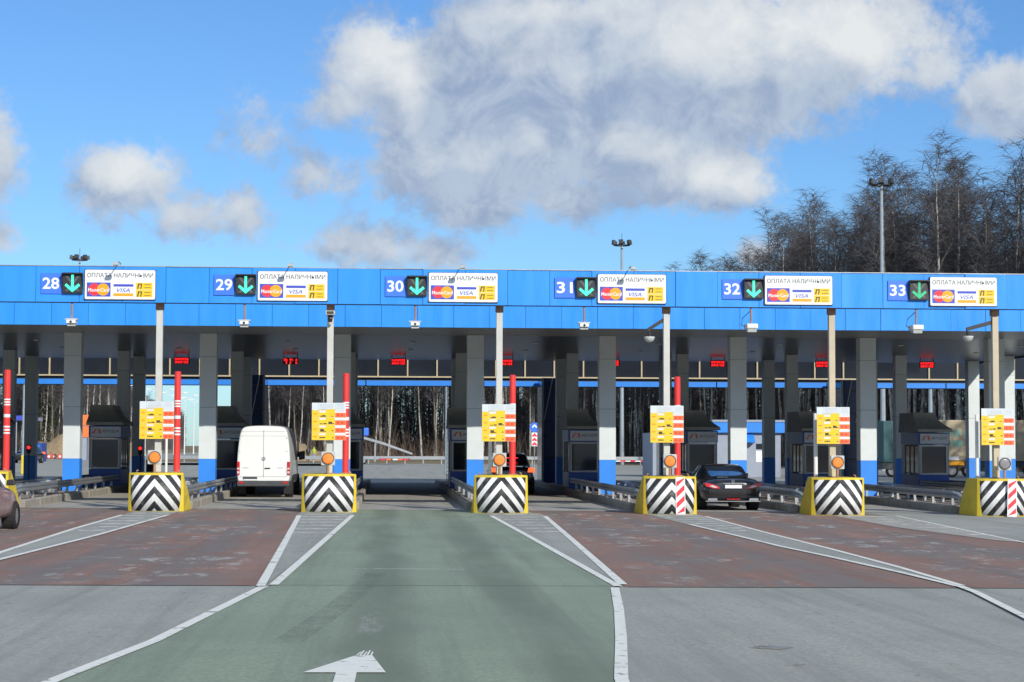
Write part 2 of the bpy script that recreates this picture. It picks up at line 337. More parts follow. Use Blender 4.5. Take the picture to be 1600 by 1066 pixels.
def chevron_mat():
    m = bpy.data.materials.new('chevron_stripes'); N, L, b = nodes_of(m); b.inputs['Roughness'].default_value = 0.5
    uv = N.new('ShaderNodeUVMap'); s = N.new('ShaderNodeSeparateXYZ'); L.new(uv.outputs[0], s.inputs[0])
    def mth(op, a, b_=None):
        n = N.new('ShaderNodeMath'); n.operation = op
        for i, v in enumerate((a, b_)):
            if v is None: continue
            if isinstance(v, float): n.inputs[i].default_value = v
            else: L.new(v, n.inputs[i])
        return n.outputs[0]
    t = mth('ADD', s.outputs[1], mth('MULTIPLY', mth('ABSOLUTE', s.outputs[0]), 1.18))
    t = mth('FRACT', mth('ADD', mth('DIVIDE', mth('SUBTRACT', t, 0.93), 0.41), 20.5))
    n = N.new('ShaderNodeTexNoise'); tc = N.new('ShaderNodeTexCoord'); oi = N.new('ShaderNodeObjectInfo')
    va = N.new('ShaderNodeVectorMath'); va.operation = 'ADD'; L.new(tc.outputs['Object'], va.inputs[0]); L.new(oi.outputs['Location'], va.inputs[1]); L.new(va.outputs[0], n.inputs[0])
    n.inputs['Scale'].default_value = 5; n.inputs['Detail'].default_value = 8; n.inputs['Roughness'].default_value = 0.7
    f = mth('GREATER_THAN', mth('ADD', t, mth('MULTIPLY', mth('SUBTRACT', n.outputs['Fac'], 0.5), 0.05)), 0.5)
    r = N.new('ShaderNodeMapRange'); L.new(n.outputs['Fac'], r.inputs[0]); r.inputs[1].default_value = 0.50; r.inputs[2].default_value = 0.72; r.inputs[4].default_value = 0.42
    mx = N.new('ShaderNodeMix'); mx.data_type = 'RGBA'; L.new(f, mx.inputs[0]); mx.inputs[6].default_value = (0.80, 0.80, 0.78, 1); mx.inputs[7].default_value = (0.025, 0.027, 0.03, 1)
    m2 = N.new('ShaderNodeMix'); m2.data_type = 'RGBA'; L.new(r.outputs[0], m2.inputs[0]); L.new(mx.outputs[2], m2.inputs[6]); m2.inputs[7].default_value = (0.32, 0.31, 0.29, 1)
    L.new(m2.outputs[2], b.inputs['Base Color']); MATS['chevron_stripes'] = m
chevron_mat()

# ------------------------------------------------------------------ mesh helpers
class MB:
    def __init__(s): s.v = []; s.f = []; s.mi = []; s.uv = {}
    def face(s, pts, mi=0):
        i = len(s.v); s.v += [tuple(p) for p in pts]; s.f.append(tuple(range(i, i + len(pts)))); s.mi.append(mi); return s
    def box(s, x0, x1, y0, y1, z0, z1, mi=0):
        i = len(s.v)
        s.v += [(x0, y0, z0), (x1, y0, z0), (x1, y1, z0), (x0, y1, z0), (x0, y0, z1), (x1, y0, z1), (x1, y1, z1), (x0, y1, z1)]
        for q in ((0, 3, 2, 1), (4, 5, 6, 7), (0, 1, 5, 4), (1, 2, 6, 5), (2, 3, 7, 6), (3, 0, 4, 7)): s.f.append(tuple(i + k for k in q)); s.mi.append(mi)
        return s
    def rings(s, rings, closed=True, cap=True, mi=0):
        n = len(rings[0]); i = len(s.v)
        for r in rings: s.v += [tuple(p) for p in r]
        for a in range(len(rings) - 1):
            for k in range(n if closed else n - 1):
                k2 = (k + 1) % n
                s.f.append((i + a * n + k, i + a * n + k2, i + (a + 1) * n + k2, i + (a + 1) * n + k)); s.mi.append(mi)
        if cap and closed:
            s.f.append(tuple(i + k for k in reversed(range(n)))); s.mi.append(mi)
            j = i + (len(rings) - 1) * n; s.f.append(tuple(j + k for k in range(n))); s.mi.append(mi)
        return s
    def tube(s, pts, rad, n=8, mi=0, cap=True):
        pts = [Vector(p) for p in pts]; rr = rad if isinstance(rad, (list, tuple)) else [rad] * len(pts); rings = []
        for k, p in enumerate(pts):
            d = (pts[min(k + 1, len(pts) - 1)] - pts[max(k - 1, 0)]).normalized()
            a = Vector((0, 0, 1)) if abs(d.z) < 0.9 else Vector((1, 0, 0))
            u = d.cross(a).normalized(); w = d.cross(u)
            rings.append([p + (u * math.cos(2 * math.pi * j / n) + w * math.sin(2 * math.pi * j / n)) * rr[k] for j in range(n)])
        return s.rings(rings, True, cap, mi)
    def prism(s, poly, axis, a, b, mi=0):
        """poly of 2-D points extruded along axis 'x','y' or 'z' from a to b"""
        def P(p, t): return (t, p[0], p[1]) if axis == 'x' else ((p[0], t, p[1]) if axis == 'y' else (p[0], p[1], t))
        return s.rings([[P(p, a) for p in poly], [P(p, b) for p in poly]], True, True, mi)
    def mesh(s, name, mats, smooth=False):
        me = bpy.data.meshes.new(name); me.from_pydata(s.v, [], s.f)
        for m in (mats if isinstance(mats, (list, tuple)) else [mats]): me.materials.append(MATS[m])
        if any(s.mi): me.polygons.foreach_set('material_index', s.mi)
        if smooth: me.polygons.foreach_set('use_smooth', [True] * len(s.f))
        me.update(); 
        import bmesh
        bm = bmesh.new(); bm.from_mesh(me); bmesh.ops.remove_doubles(bm, verts=bm.verts, dist=1e-5); bmesh.ops.recalc_face_normals(bm, faces=bm.faces); bm.to_mesh(me); bm.free()
        return me
    def build(s, name, mats, parent=None, smooth=False, loc=(0, 0, 0), bevel=0.0, subsurf=0):
        return obj(name, s.mesh(name, mats, smooth), parent, loc, bevel, subsurf)
def obj(name, me, parent=None, loc=(0, 0, 0), bevel=0.0, subsurf=0):
    o = bpy.data.objects.new(name, me); COL.objects.link(o); o.parent = parent; o.location = loc
    if subsurf:
        m = o.modifiers.new('s', 'SUBSURF'); m.levels = m.render_levels = subsurf
    if bevel:
        m = o.modifiers.new('b', 'BEVEL'); m.width = bevel; m.segments = 2; m.limit_method = 'ANGLE'
    return o
def tag(o, label=None, cat=None, group=None, kind=None):
    for k, v in (('label', label), ('category', cat), ('group', group), ('kind', kind)):
        if v is not None: o[k] = v
    return o
def thing(name, label, cat, loc=(0, 0, 0), rz=0.0, group=None):
    o = bpy.data.objects.new(name, None); COL.objects.link(o); o.location = loc; o.rotation_euler = (0, 0, rz); o.empty_display_size = 0.2
    return tag(o, label, cat, group)
def copy_tree(o, parent=None):
    c = o.copy(); COL.objects.link(c); c.parent = parent
    for ch in list(o.children): copy_tree(ch, c)
    return c
def dup(proto, loc, label, rz=None, group=None):
    c = copy_tree(proto); c.location = loc; c['label'] = label
    if rz is not None: c.rotation_euler = (0, 0, rz)
    if group: c['group'] = group
    return c
def place(items, maker):
    """first item uses the freshly made thing, the rest are copies: items = [(loc, label)]"""
    proto = maker(); res = []
    for i, (loc, label) in enumerate(items):
        if i == 0: proto.location = loc; proto['label'] = label; res.append(proto)
        else: res.append(dup(proto, loc, label))
    return res
def text_part(txt, x0, x1, z0, z1, y, material, parent, name='lettering', shear=0.0, bold=0.0, thick=0.003):
    c = bpy.data.curves.new('t', 'FONT'); c.body = txt; c.shear = shear; c.offset = bold; c.resolution_u = 3
    o = bpy.data.objects.new('t', c); COL.objects.link(o); bpy.context.view_layer.update()
    me = bpy.data.meshes.new_from_object(o.evaluated_get(bpy.context.evaluated_depsgraph_get()))
    bpy.data.objects.remove(o); bpy.data.curves.remove(c)
    xs = [v.co.x for v in me.vertices]; ys = [v.co.y for v in me.vertices]
    ax, bx, ay, by = min(xs), max(xs), min(ys), max(ys)
    for v in me.vertices:
        v.co = (x0 + (v.co.x - ax) / (bx - ax) * (x1 - x0), y, z0 + (v.co.y - ay) / (by - ay) * (z1 - z0))
    me.materials.clear(); me.materials.append(MATS[material]); me.name = name
    return obj(name, me, parent)
def gz(x): return -0.005 * max(-40.0, min(40.0, x))
def sheet(name, pts, z, material, kind='structure', parent=None):
    """a flat ground polygon laid z above the cross-falling ground"""
    m = MB(); m.face([(x, y, gz(x) + z) for x, y in pts]); o = m.build(name, material, parent)
    for p in o.data.polygons:
        if p.normal.z < 0: o.data.flip_normals(); break
    if parent is None: tag(o, kind=kind)
    return o
IX = {k: -11.29 + 4.825 * k for k in range(-1, 9)}         # island centre lines; lane 28 lies between island 0 and island 1
WORD = dict(zip(range(26, 37), 'twenty-six twenty-seven twenty-eight twenty-nine thirty thirty-one thirty-two thirty-three thirty-four thirty-five thirty-six'.split()))
def between(k): return 'between lanes %s and %s' % (WORD[27 + k], WORD[28 + k])

# ------------------------------------------------------------------ ground, road, markings
def wide_sheet(name, x0, x1, y0, y1, z, material, dy=None):
    xs = [x0] + [x for x in (-40.0, 40.0) if x0 < x < x1] + [x1]; m = MB()
    for a, b in zip(xs, xs[1:]): m.face([(a, y0, gz(a) + z), (b, y0, gz(b) + z), (b, y1, gz(b) + z), (a, y1, gz(a) + z)])
    return tag(m.build(name, material), kind='structure')
wide_sheet('ground', -5000, 5000, -300, 7000, 0.0, 'dry_grass')
wide_sheet('road', -70, 62, -80, 207, 0.004, 'asphalt')
wide_sheet('highway', -47, -27, 207, 2500, 0.004, 'asphalt')
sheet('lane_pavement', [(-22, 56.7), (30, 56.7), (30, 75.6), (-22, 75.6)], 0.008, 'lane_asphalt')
sheet('lane_pavement', [(-22, 75.6), (30, 75.6), (30, 98), (-22, 98)], 0.008, 'shade_tinted_asphalt')  # rear lanes under the canopy, their shade carried by the darker colour
sheet('red_surfacing', [(-13.5, 25.9), (-1.6, 25.9), (-2.33, 51), (-2.33, 56.6), (-13.5, 56.6)], 0.008, 'red_surfacing')
sheet('red_surfacing', [(3.2, 25.9), (15.0, 25.9), (14.0, 33), (13.3, 40), (13.95, 48), (14.3, 54), (14.0, 56.6), (4.15, 56.6), (4.15, 51.5)], 0.008, 'red_surfacing')
sheet('green_surfacing', [(-4.2, 0), (1.2, 0), (1.55, 12), (1.9, 15.56), (2.3, 18.85), (2.68, 22.16), (3.04, 25.7), (3.2, 26.7), (2.8, 52), (2.75, 56.6), (-0.95, 56.6), (-0.95, 51.5), (-1.5, 26.2), (-2.15, 19), (-2.6, 15.5), (-3.4, 8)], 0.012, 'green_surfacing')
sheet('gore_asphalt', [(-1.6, 26.2), (-0.9, 51.6), (-0.9, 54.2), (-2.4, 54.2), (-2.4, 51)], 0.016, 'asphalt')
sheet('gore_asphalt', [(3.2, 26.7), (4.3, 52), (4.3, 54.2), (2.78, 54.2), (2.78, 52)], 0.016, 'asphalt')
sheet('gore_asphalt', [(7.85, 26.2), (8.15, 30.5), (8.45, 43), (8.75, 52), (8.75, 54.2), (7.3, 54.2), (7.4, 45), (7.52, 37)], 0.016, 'asphalt')
sheet('gore_asphalt', [(-6.3, 26), (-5.9, 39.7), (-5.76, 51.2), (-5.76, 54.2), (-7.0, 54.2), (-6.94, 51), (-6.85, 43)], 0.016, 'asphalt')
sheet('gore_asphalt', [(12.7, 39.6), (13.0, 38.7), (13.6, 45), (14.4, 54), (12.6, 54), (12.3, 46)], 0.016, 'lane_asphalt')
def strip(pts, w, material='road_white', z=0.020, parent=None, name='line'):
    m = MB(); L = []; Rr = []
    for i, (x, y) in enumerate(pts):
        a = pts[max(i - 1, 0)]; b = pts[min(i + 1, len(pts) - 1)]
        d = Vector((b[0] - a[0], b[1] - a[1])).normalized(); n = Vector((-d.y, d.x)) * (w[i] if isinstance(w, list) else w) / 2
        L.append((x + n.x, y + n.y)); Rr.append((x - n.x, y - n.y))
    for i in range(len(pts) - 1):
        m.face([(p[0], p[1], gz(p[0]) + z) for p in (Rr[i], Rr[i + 1], L[i + 1], L[i])])
    return m.build(name, material, parent)
mark = tag(bpy.data.objects.new('road_markings', None), kind='structure'); COL.objects.link(mark)
strip([(-4.0, 0), (-3.35, 8), (-2.6, 15.55), (-2.2, 18.5), (-1.62, 25.6)], 0.125, parent=mark)
strip([(-1.66, 25.7), (-2.0, 39), (-2.33, 51.5)], 0.125, parent=mark)
strip([(-1.50, 25.9), (-1.2, 39), (-0.92, 51.8)], 0.125, parent=mark, z=0.0225)
strip([(1.35, 0), (1.62, 12), (1.9, 15.56), (2.3, 18.85), (2.68, 22.16), (3.04, 25.6)], 0.115, parent=mark)
strip([(3.12, 25.9), (2.98, 39), (2.82, 52)], 0.12, parent=mark)
strip([(3.22, 26.2), (3.75, 39), (4.27, 52)], 0.125, parent=mark, z=0.0225)
strip([(7.43, 47), (7.5, 42), (7.55, 36.7), (7.72, 33), (7.84, 29), (7.85, 26)], 0.115, parent=mark)
strip([(8.74, 52.5), (8.45, 43), (8.31, 35.6), (8.15, 30.4), (7.93, 26.2)], 0.11, parent=mark, z=0.0225)
strip([(7.86, 26.1), (7.75, 25), (7.15, 21.2), (6.2, 15), (5.2, 8)], 0.115, parent=mark, z=0.025)
strip([(-6.94, 51.2), (-6.85, 43.2), (-6.57, 33.3), (-6.3, 26)], 0.115, parent=mark)
strip([(-5.76, 51.3), (-5.9, 39.7), (-6.18, 31.3), (-6.28, 26)], 0.115, parent=mark, z=0.0225)
strip([(-6.3, 26), (-6.6, 20), (-7.6, 10)], 0.115, parent=mark)
strip([(14.43, 53.9), (13.6, 45), (13.0, 38.6), (12.4, 33), (11.9, 26)], 0.10, parent=mark)
for gx0, gx1, gy0, gy1, n, mt in ((-2.25, -1.0, 41.5, 52.5, 7, 'road_white_worn'), (2.9, 4.15, 42.5, 53, 7, 'road_white_worn'), (7.45, 8.65, 43.5, 53, 8, 'road_white_worn'),
                                  (-6.85, -5.85, 42, 52.5, 7, 'road_white_worn'), (12.5, 14.1, 42, 53, 7, 'road_white_worn')):
    for i in range(n):
        y = gy0 + (gy1 - gy0) * i / (n - 1); f = 0.55 + 0.45 * i / (n - 1); c = (gx0 + gx1) / 2
        if gx0 > 12: c = 13.1 + 0.05 * (y - 46); f *= 0.75
        strip([(c + (gx0 - c) * f, y - 0.12), (c + (gx1 - c) * f, y + 0.12)], 0.42, mt, 0.0195, mark, 'hatch_bar')
# straight-ahead arrow, its tip worn into stripes
m = MB()
def gp(x, y, z=0.0205): return (x, y, gz(x) + z)
m.face([gp(-0.68, 15.96), (0.0, 15.96, 0.0205), gp(-0.12, 17.25), gp(-0.27, 17.25)])
for a in range(5): m.face([gp(-0.27 + 0.032 * a, 17.25), gp(-0.252 + 0.032 * a, 17.25), gp(-0.215 + 0.026 * a, 17.55 + 0.12 * (a % 2)), gp(-0.23 + 0.026 * a, 17.55 + 0.12 * (a % 2))])
m.face([gp(-0.47, 11.0), gp(-0.28, 11.0), gp(-0.24, 15.96), gp(-0.41, 15.96)])
m.build('arrow', 'road_white', mark)
strip([(3.50, 18.2), (3.78, 18.0)], 0.30, 'road_yellow_worn', 0.0085, mark, 'yellow_mark')
strip([(3.38, 16.75), (3.60, 16.6)], 0.25, 'road_yellow_worn', 0.0085, mark, 'yellow_mark')
strip([(-14, 56.64), (22, 56.64)], 0.10, 'joint_dark', 0.0135, mark, 'expansion_joint')
strip([(-1.45, 25.95), (3.05, 25.95)], 0.03, 'joint_dark', 0.0135, mark, 'seam')
strip([(-12, 25.88), (-1.8, 25.88)], 0.05, 'tyre_mark', 0.0105, mark, 'seam')
strip([(3.25, 25.88), (14, 25.88)], 0.05, 'tyre_mark', 0.0105, mark, 'seam')
strip([(-0.5, 29.5), (1.2, 29.4)], 0.05, 'road_white_worn', 0.0135, mark, 'faint_line')
def tyre_mat():
    m = bpy.data.materials.new('skid'); N, L, b = nodes_of(m); b.inputs['Base Color'].default_value = (0.06, 0.075, 0.068, 1); b.inputs['Roughness'].default_value = 0.9
    tc = N.new('ShaderNodeTexCoord'); n = N.new('ShaderNodeTexNoise'); L.new(tc.outputs['Object'], n.inputs[0]); n.inputs['Scale'].default_value = 2.5; n.inputs['Detail'].default_value = 8; n.inputs['Roughness'].default_value = 0.8
    r = N.new('ShaderNodeMapRange'); L.new(n.outputs['Fac'], r.inputs[0]); r.inputs[1].default_value = 0.4; r.inputs[2].default_value = 0.7; r.inputs[4].default_value = 0.55
    r.inputs[4].default_value = 0.4; L.new(r.outputs[0], b.inputs['Alpha']); MATS['skid'] = m
tyre_mat()
for i in range(7):
    dx = 0.045 * i
    strip([(-1.08 + dx, 18.4), (-0.78 + dx, 21.5), (-0.50 + dx, 25), (-0.28 + dx, 28.4)], 0.028, 'skid', 0.0142 + 0.0002 * i, mark, 'skid_mark')

# ------------------------------------------------------------------ toll islands: kerb stones round a paved strip
kerb_me = None
for k in range(-1, 9):
    x = IX[k]; y0, y1 = 56.6, 95.0
    m = MB(); m.box(-0.62, 0.62, y0, y1, 0.0, 0.19); isl = m.build('toll_island', 'island_paving', loc=(x, 0, gz(x))); tag(isl, kind='structure')
    if kerb_me is None:
        m = MB(); m.prism([(-0.10, 0), (0.10, 0), (0.10, 0.21), (0.06, 0.25), (-0.06, 0.25), (-0.10, 0.21)], 'y', 0, 2.38); kerb_me = m.mesh('kerb_stone', 'concrete')
    rk = random.Random(40 + k)
    for s in (-1, 1):
        for i in range(16):
            o = obj('kerb_stone', kerb_me, isl, (s * 0.73 + rk.uniform(-.012, .012), y0 + 0.02 + 2.4 * i, rk.uniform(-.012, .004))); o.rotation_euler = (0, 0, rk.uniform(-.004, .004))

# ------------------------------------------------------------------ canopy, columns, front gantry, rear gallery
XL, XR, YF, YB = -34.0, 28.0, 64.0, 90.6
can = thing('toll_canopy', 'long flat canopy with blue cladding spanning all the toll lanes', 'canopy', (0, 0, 0))
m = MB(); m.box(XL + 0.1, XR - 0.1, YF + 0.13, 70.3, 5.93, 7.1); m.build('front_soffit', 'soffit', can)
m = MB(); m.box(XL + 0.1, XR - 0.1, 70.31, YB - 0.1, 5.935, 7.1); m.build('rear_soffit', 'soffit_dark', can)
m = MB(); m.box(XL + 0.05, XR - 0.05, YF + 0.06, YF + 0.125, 5.86, 7.3); m.box(XR - 0.095, XR - 0.06, YF + 0.13, YB, 5.86, 7.3); m.build('fascia_frame', 'joint_dark', can)
pw = 4.825 / 4
def panel_row(parent, x0, x1, y, z0, z1, material, rnd, name='panel', depth=0.05):
    m = MB(); m.box(0.006, pw - 0.006, 0, depth, z0, z1); me = m.mesh(name, material); n = int((x1 - x0) / pw)
    for i in range(n):
        obj(name, me, parent, (x0 + i * pw, y + rnd.uniform(-0.004, 0.004), 0)).rotation_euler = (rnd.uniform(-.003, .003), 0, rnd.uniform(-.003, .003))
rnd = random.Random(5)
panel_row(can, XL, XR - 0.4, YF, 5.84, 7.3, 'sky_blue_cladding', rnd)
m = MB(); m.box(0, 0.05, 0.01, 2.0, 5.84, 7.3); me = m.mesh('panel', 'sky_blue_cladding')
for i in range(13): obj('panel', me, can, (XR - 0.055, YF + 0.12 + 2.02 * i, 0))
# ceiling downlights (off, pale diffusers)
m = MB(); m.tube([(0, 0, 5.895), (0, 0, 5.928)], 0.11, 10); me = m.mesh('downlight', 'lamp_white')
for k in range(-1, 9):
    for yy in (74.8, 80.5): obj('downlight', me, can, (IX[k] + 2.6, yy, 0))

def column(k, y, w, zt, label, grp, z0=0.19):
    x = IX[k]; c = thing('canopy_column', label, 'column', (x, y, gz(x) + z0), 0, grp); g0 = gz(x) + z0; h = w / 2
    b = 1.40 - g0
    m = MB(); m.box(-h + .012, h - .012, -h + .012, h - .012, 0, zt - g0 - .005); m.build('core', 'joint_dark', c)
    m = MB(); m.box(-h, h, -h, h, 0, b - 0.002); m.build('base_panel', 'column_blue', c)
    for a, e in ((1.402, 3.245), (3.255, 5.075), (5.085, zt)):
        m = MB(); m.box(-h, h, -h, h, a - g0, e - g0); m.build('clad_panel', 'column_grey', c)
    return c
for k in range(0, 9): column(k, 70.0, 0.60, 5.92, 'grey and blue front column of the canopy %s' % between(k) if k < 7 else 'grey and blue front column of the canopy on the %s island beyond lane thirty-three' % ('', 'first', 'second')[k - 6], 'front canopy columns')
for k in range(-1, 9): column(k, 83.2, 0.50, 5.92, ('grey middle column of the canopy just behind the booth %s' % between(k)) if k < 7 else 'grey middle column of the canopy, %s island beyond lane thirty-three' % ('', 'first', 'second')[k - 6], 'middle canopy columns')
for k in range(-1, 9): column(k, 88.3, 0.52, 5.92, ('grey rear column of the canopy %s' % between(k)) if k < 7 else 'grey rear column of the canopy, %s island beyond lane thirty-three' % ('', 'first', 'second')[k - 6], 'rear canopy columns')

gan = thing('sign_gantry', 'bright blue sign gantry beam on slim posts carrying lane signs', 'gantry', (0, 0, 0))
GX0, GX1, GY = -34.0, 31.5, 54.46
m = MB(); m.box(GX0, GX1 - .3, GY + 0.052, GY + 0.85, 5.925, 6.87); m.build('beam', 'joint_dark', gan)
panel_row(gan, GX0, GX1, GY, 5.895, 6.90, 'sky_blue_cladding', rnd, depth=0.045)
m = MB(); m.box(GX0, GX1 - .3, GY - 0.01, GY + 0.87, 6.903, 6.925); m.build('top_flashing', 'galvanised', gan)
# ---- gallery behind the canopy
gal = thing('glazed_gallery', 'dark glazed footbridge with tan mullions behind the canopy', 'footbridge', (0, 0, 0)); YG = 95.0
m = MB(); m.box(-36, 46, YG + 0.1, YG + 2.6, 5.12, 8.0); m.build('body', 'dark_metal', gal)
m = MB(); m.box(0.03, 5.79, -0.06, 0.10, 4.86, 5.11); me = m.mesh('blue_beam', 'column_blue')
for i in range(14): obj('blue_beam', me, gal, (-36 + 5.82 * i, YG, 0))
m = MB(); m.box(-36, 46, YG + 0.02, YG + 2.6, 4.90, 5.10); m.build('deck', 'joint_dark', gal)
m = MB(); m.box(-36, 46, YG - 0.10, YG + 0.09, 5.26, 5.33); m.build('sill', 'mullion_tan', gal)
mm = MB(); mm.box(-0.035, 0.035, -0.07, 0.06, 5.332, 7.9); mme = mm.mesh('mullion', 'mullion_tan')
mg = MB(); mg.box(0.04, 1.42, 0.02, 0.05, 5.332, 7.9); mge = mg.mesh('pane', 'gallery_glass')
for i in range(56):
    xx = -35.4 + 1.455 * i; obj('mullion', mme, gal, (xx, YG, 0)); obj('pane', mge, gal, (xx, YG, 0))
# ---- glazed stair towers carrying the gallery
def tower():
    t = thing('stair_tower', '', 'stair tower', group='stair towers under the gallery')
    m = MB(); m.box(-0.62, 0.62, -0.9, 2.4, 0, 5.0); m.build('glazed_shaft', 'tower_glass', t)
    for sx in (-0.62, 0.62):
        m = MB(); m.box(sx - 0.05, sx + 0.05, -0.97, -0.87, 0, 5.0); m.build('corner_post', 'mast_grey', t)
    for z in (1.2, 2.3, 3.4, 4.5):
        m = MB(); m.box(-0.57, 0.57, -0.935, -0.905, z, z + 0.05); m.build('transom', 'dark_metal', t)
    m = MB(); m.tube([(-0.55, -0.93, 3.0), (-0.15, -0.95, 5.0)], 0.022, 6); m.build('stay', 'lamp_white', t)
    m = MB(); m.tube([(0.05, -0.93, 3.0), (0.42, -0.95, 5.0)], 0.022, 6); m.build('stay', 'lamp_white', t)
    return t
place([((IX[1], 92.3, gz(IX[1]) + 0.19), 'dark blue glazed stair tower rising behind the white van'), ((IX[4], 92.3, gz(IX[4]) + 0.19), 'dark blue glazed stair tower behind the booth between lanes thirty-one and thirty-two'),
       ((IX[7], 92.3, gz(IX[7]) + 0.19), 'dark blue glazed stair tower at the far right, past lane thirty-three')], tower)

# ------------------------------------------------------------------ crash barriers with chevrons
BY = 54.0                                              # nearest point of the barrier noses
def arc(n=17, hw=0.76, sag=0.34):
    Rr = (hw * hw + sag * sag) / (2 * sag); a1 = math.asin(hw / Rr)
    return [(Rr * math.sin(-a1 + 2 * a1 * i / (n - 1)), Rr - Rr * math.cos(-a1 + 2 * a1 * i / (n - 1)), Rr * (-a1 + 2 * a1 * i / (n - 1))) for i in range(n)]
def barrier():
    t = thing('crash_barrier', '', 'barrier', group='chevron crash barriers at the lane islands')
    A = arc(); rings = []
    for z, hb, sc in ((0.0, 0.80, 1.02), (0.05, 0.80, 1.02), (0.45, 0.73, 1.01), (1.04, 0.56, 1.0), (1.08, 0.55, 0.99)):
        ring = [(x * sc, y + 0.012, z) for x, y, u in A] + [(hb, 1.95, z), (-hb, 1.95, z)]
        rings.append(ring)
    m = MB(); m.rings(rings); m.build('yellow_body', 'yellow_paint', t, bevel=0.015)
    me = bpy.data.meshes.new('striped_face'); vs = []; uv = []; fs = []
    B = [p for p in arc(21, 0.695, 0.285)]
    for z in (0.03, 1.02):
        for x, y, u in B: vs.append((x, y + 0.055 - 0.062 + 0.0, z)); uv.append((u, z))
    n = len(B)
    for i in range(n - 1): fs.append((i, i + 1, n + i + 1, n + i))
    me.from_pydata(vs, [], fs); ul = me.uv_layers.new(name='UVMap')
    for p in me.polygons:
        p.use_smooth = True
        for li in p.loop_indices: ul.data[li].uv = uv[me.loops[li].vertex_index]
    me.materials.append(MATS['chevron_stripes']); o = obj('striped_face', me, t)
    sm = o.modifiers.new('t', 'SOLIDIFY'); sm.thickness = 0.02; sm.offset = -1
    m = MB()
    for sx in (-0.6, 0.6): m.tube([(sx, 0.75, 1.08), (sx, 0.75, 1.13), (sx * .92, 0.75, 1.15)], 0.02, 6)
    m.build('lifting_eye', 'rust_pipe', t)
    return t
BL = {0: 'yellow rimmed chevron barrier behind the maroon car at the left edge', 1: 'chevron crash barrier with yellow rim between lanes twenty-eight and twenty-nine', 2: 'chevron crash barrier just to the right of the white van',
      3: 'chevron crash barrier between the green lane thirty and lane thirty-one', 4: 'chevron crash barrier just to the left of the black sedan', 5: 'chevron crash barrier between the black sedan and lane thirty-three',
      6: 'chevron crash barrier at the right edge with a leaning striped plate'}
bars = place([((IX[k] + 0.02, BY, gz(IX[k])), BL[k]) for k in range(0, 7)], barrier)
for i_, o in enumerate(bars): o.rotation_euler = (0, 0, R((.8, -.6, 1.2, -.9, .5, -1.4, .7)[i_]))

# ------------------------------------------------------------------ slim gantry posts, beacons, tariff boards, red posts, white posts
PY = 54.9
def post(k, tan):
    x = IX[k]; g = gz(x) + 1.08
    p = thing('gantry_post', 'slim %s steel post holding the gantry %s' % ('tan' if tan else 'grey', between(k)), 'post', (x, PY, g), 0, 'slim gantry posts')
    m = MB(); m.box(-.09, .09, -.09, .09, 0.02, 5.72 - g); m.build('shaft', 'steel_tan' if tan else 'steel_paint', p, bevel=0.01)
    m = MB(); m.box(-.16, .16, -.16, .16, 0, 0.02); m.build('base_plate', 'rust_pipe', p)
    m = MB(); m.box(-.11, .11, -.11, .11, 5.725 - g, 5.92 - g); m.build('head_plate', 'rust_pipe', p)
for k in range(0, 7): post(k, k >= 5)

def beacon(lens):
    t = thing('warning_beacon', '', 'beacon', group='round warning beacons on the barriers')
    m = MB(); m.tube([(0, 0.04, 0), (0, 0.04, 0.26)], 0.035, 8); m.build('stem', 'rust_pipe', t)
    m = MB(); m.box(-0.195, 0.195, 0, 0.10, 0.24, 0.63); m.build('housing', 'housing_grey', t, bevel=0.02)
    m = MB(); n = 24; rings = []
    for rr, yy in ((0.155, -0.004), (0.15, -0.012), (0.11, -0.018), (0.05, -0.021), (0.001, -0.0215)): rings.append([(rr * math.cos(2 * math.pi * i / n), yy, 0.435 + rr * math.sin(2 * math.pi * i / n)) for i in range(n)])
    m.rings(rings); m.build('lens', lens, t, smooth=True)
    m = MB(); rings = []
    for rr, yy in ((0.158, 0.0), (0.172, 0.0), (0.172, -0.03), (0.158, -0.03), (0.158, 0.0)): rings.append([(rr * math.cos(2 * math.pi * i / n), yy, 0.435 + rr * math.sin(2 * math.pi * i / n)) for i in range(n)])
    m.rings(rings, cap=False); m.build('bezel', 'dark_metal', t)
    return t
place([((IX[k] - 0.02 + (0.03 if k > 3 else 0), 54.25, gz(IX[k]) + 1.08), 'orange round beacon in a grey square housing on the barrier %s' % between(k)) for k in range(1, 6)], lambda: beacon('lens_orange'))
o = beacon('lens_grey'); o.location = (IX[6] + 0.05, 54.25, gz(IX[6]) + 1.08); o['label'] = 'unlit grey round beacon on the barrier at the right edge'

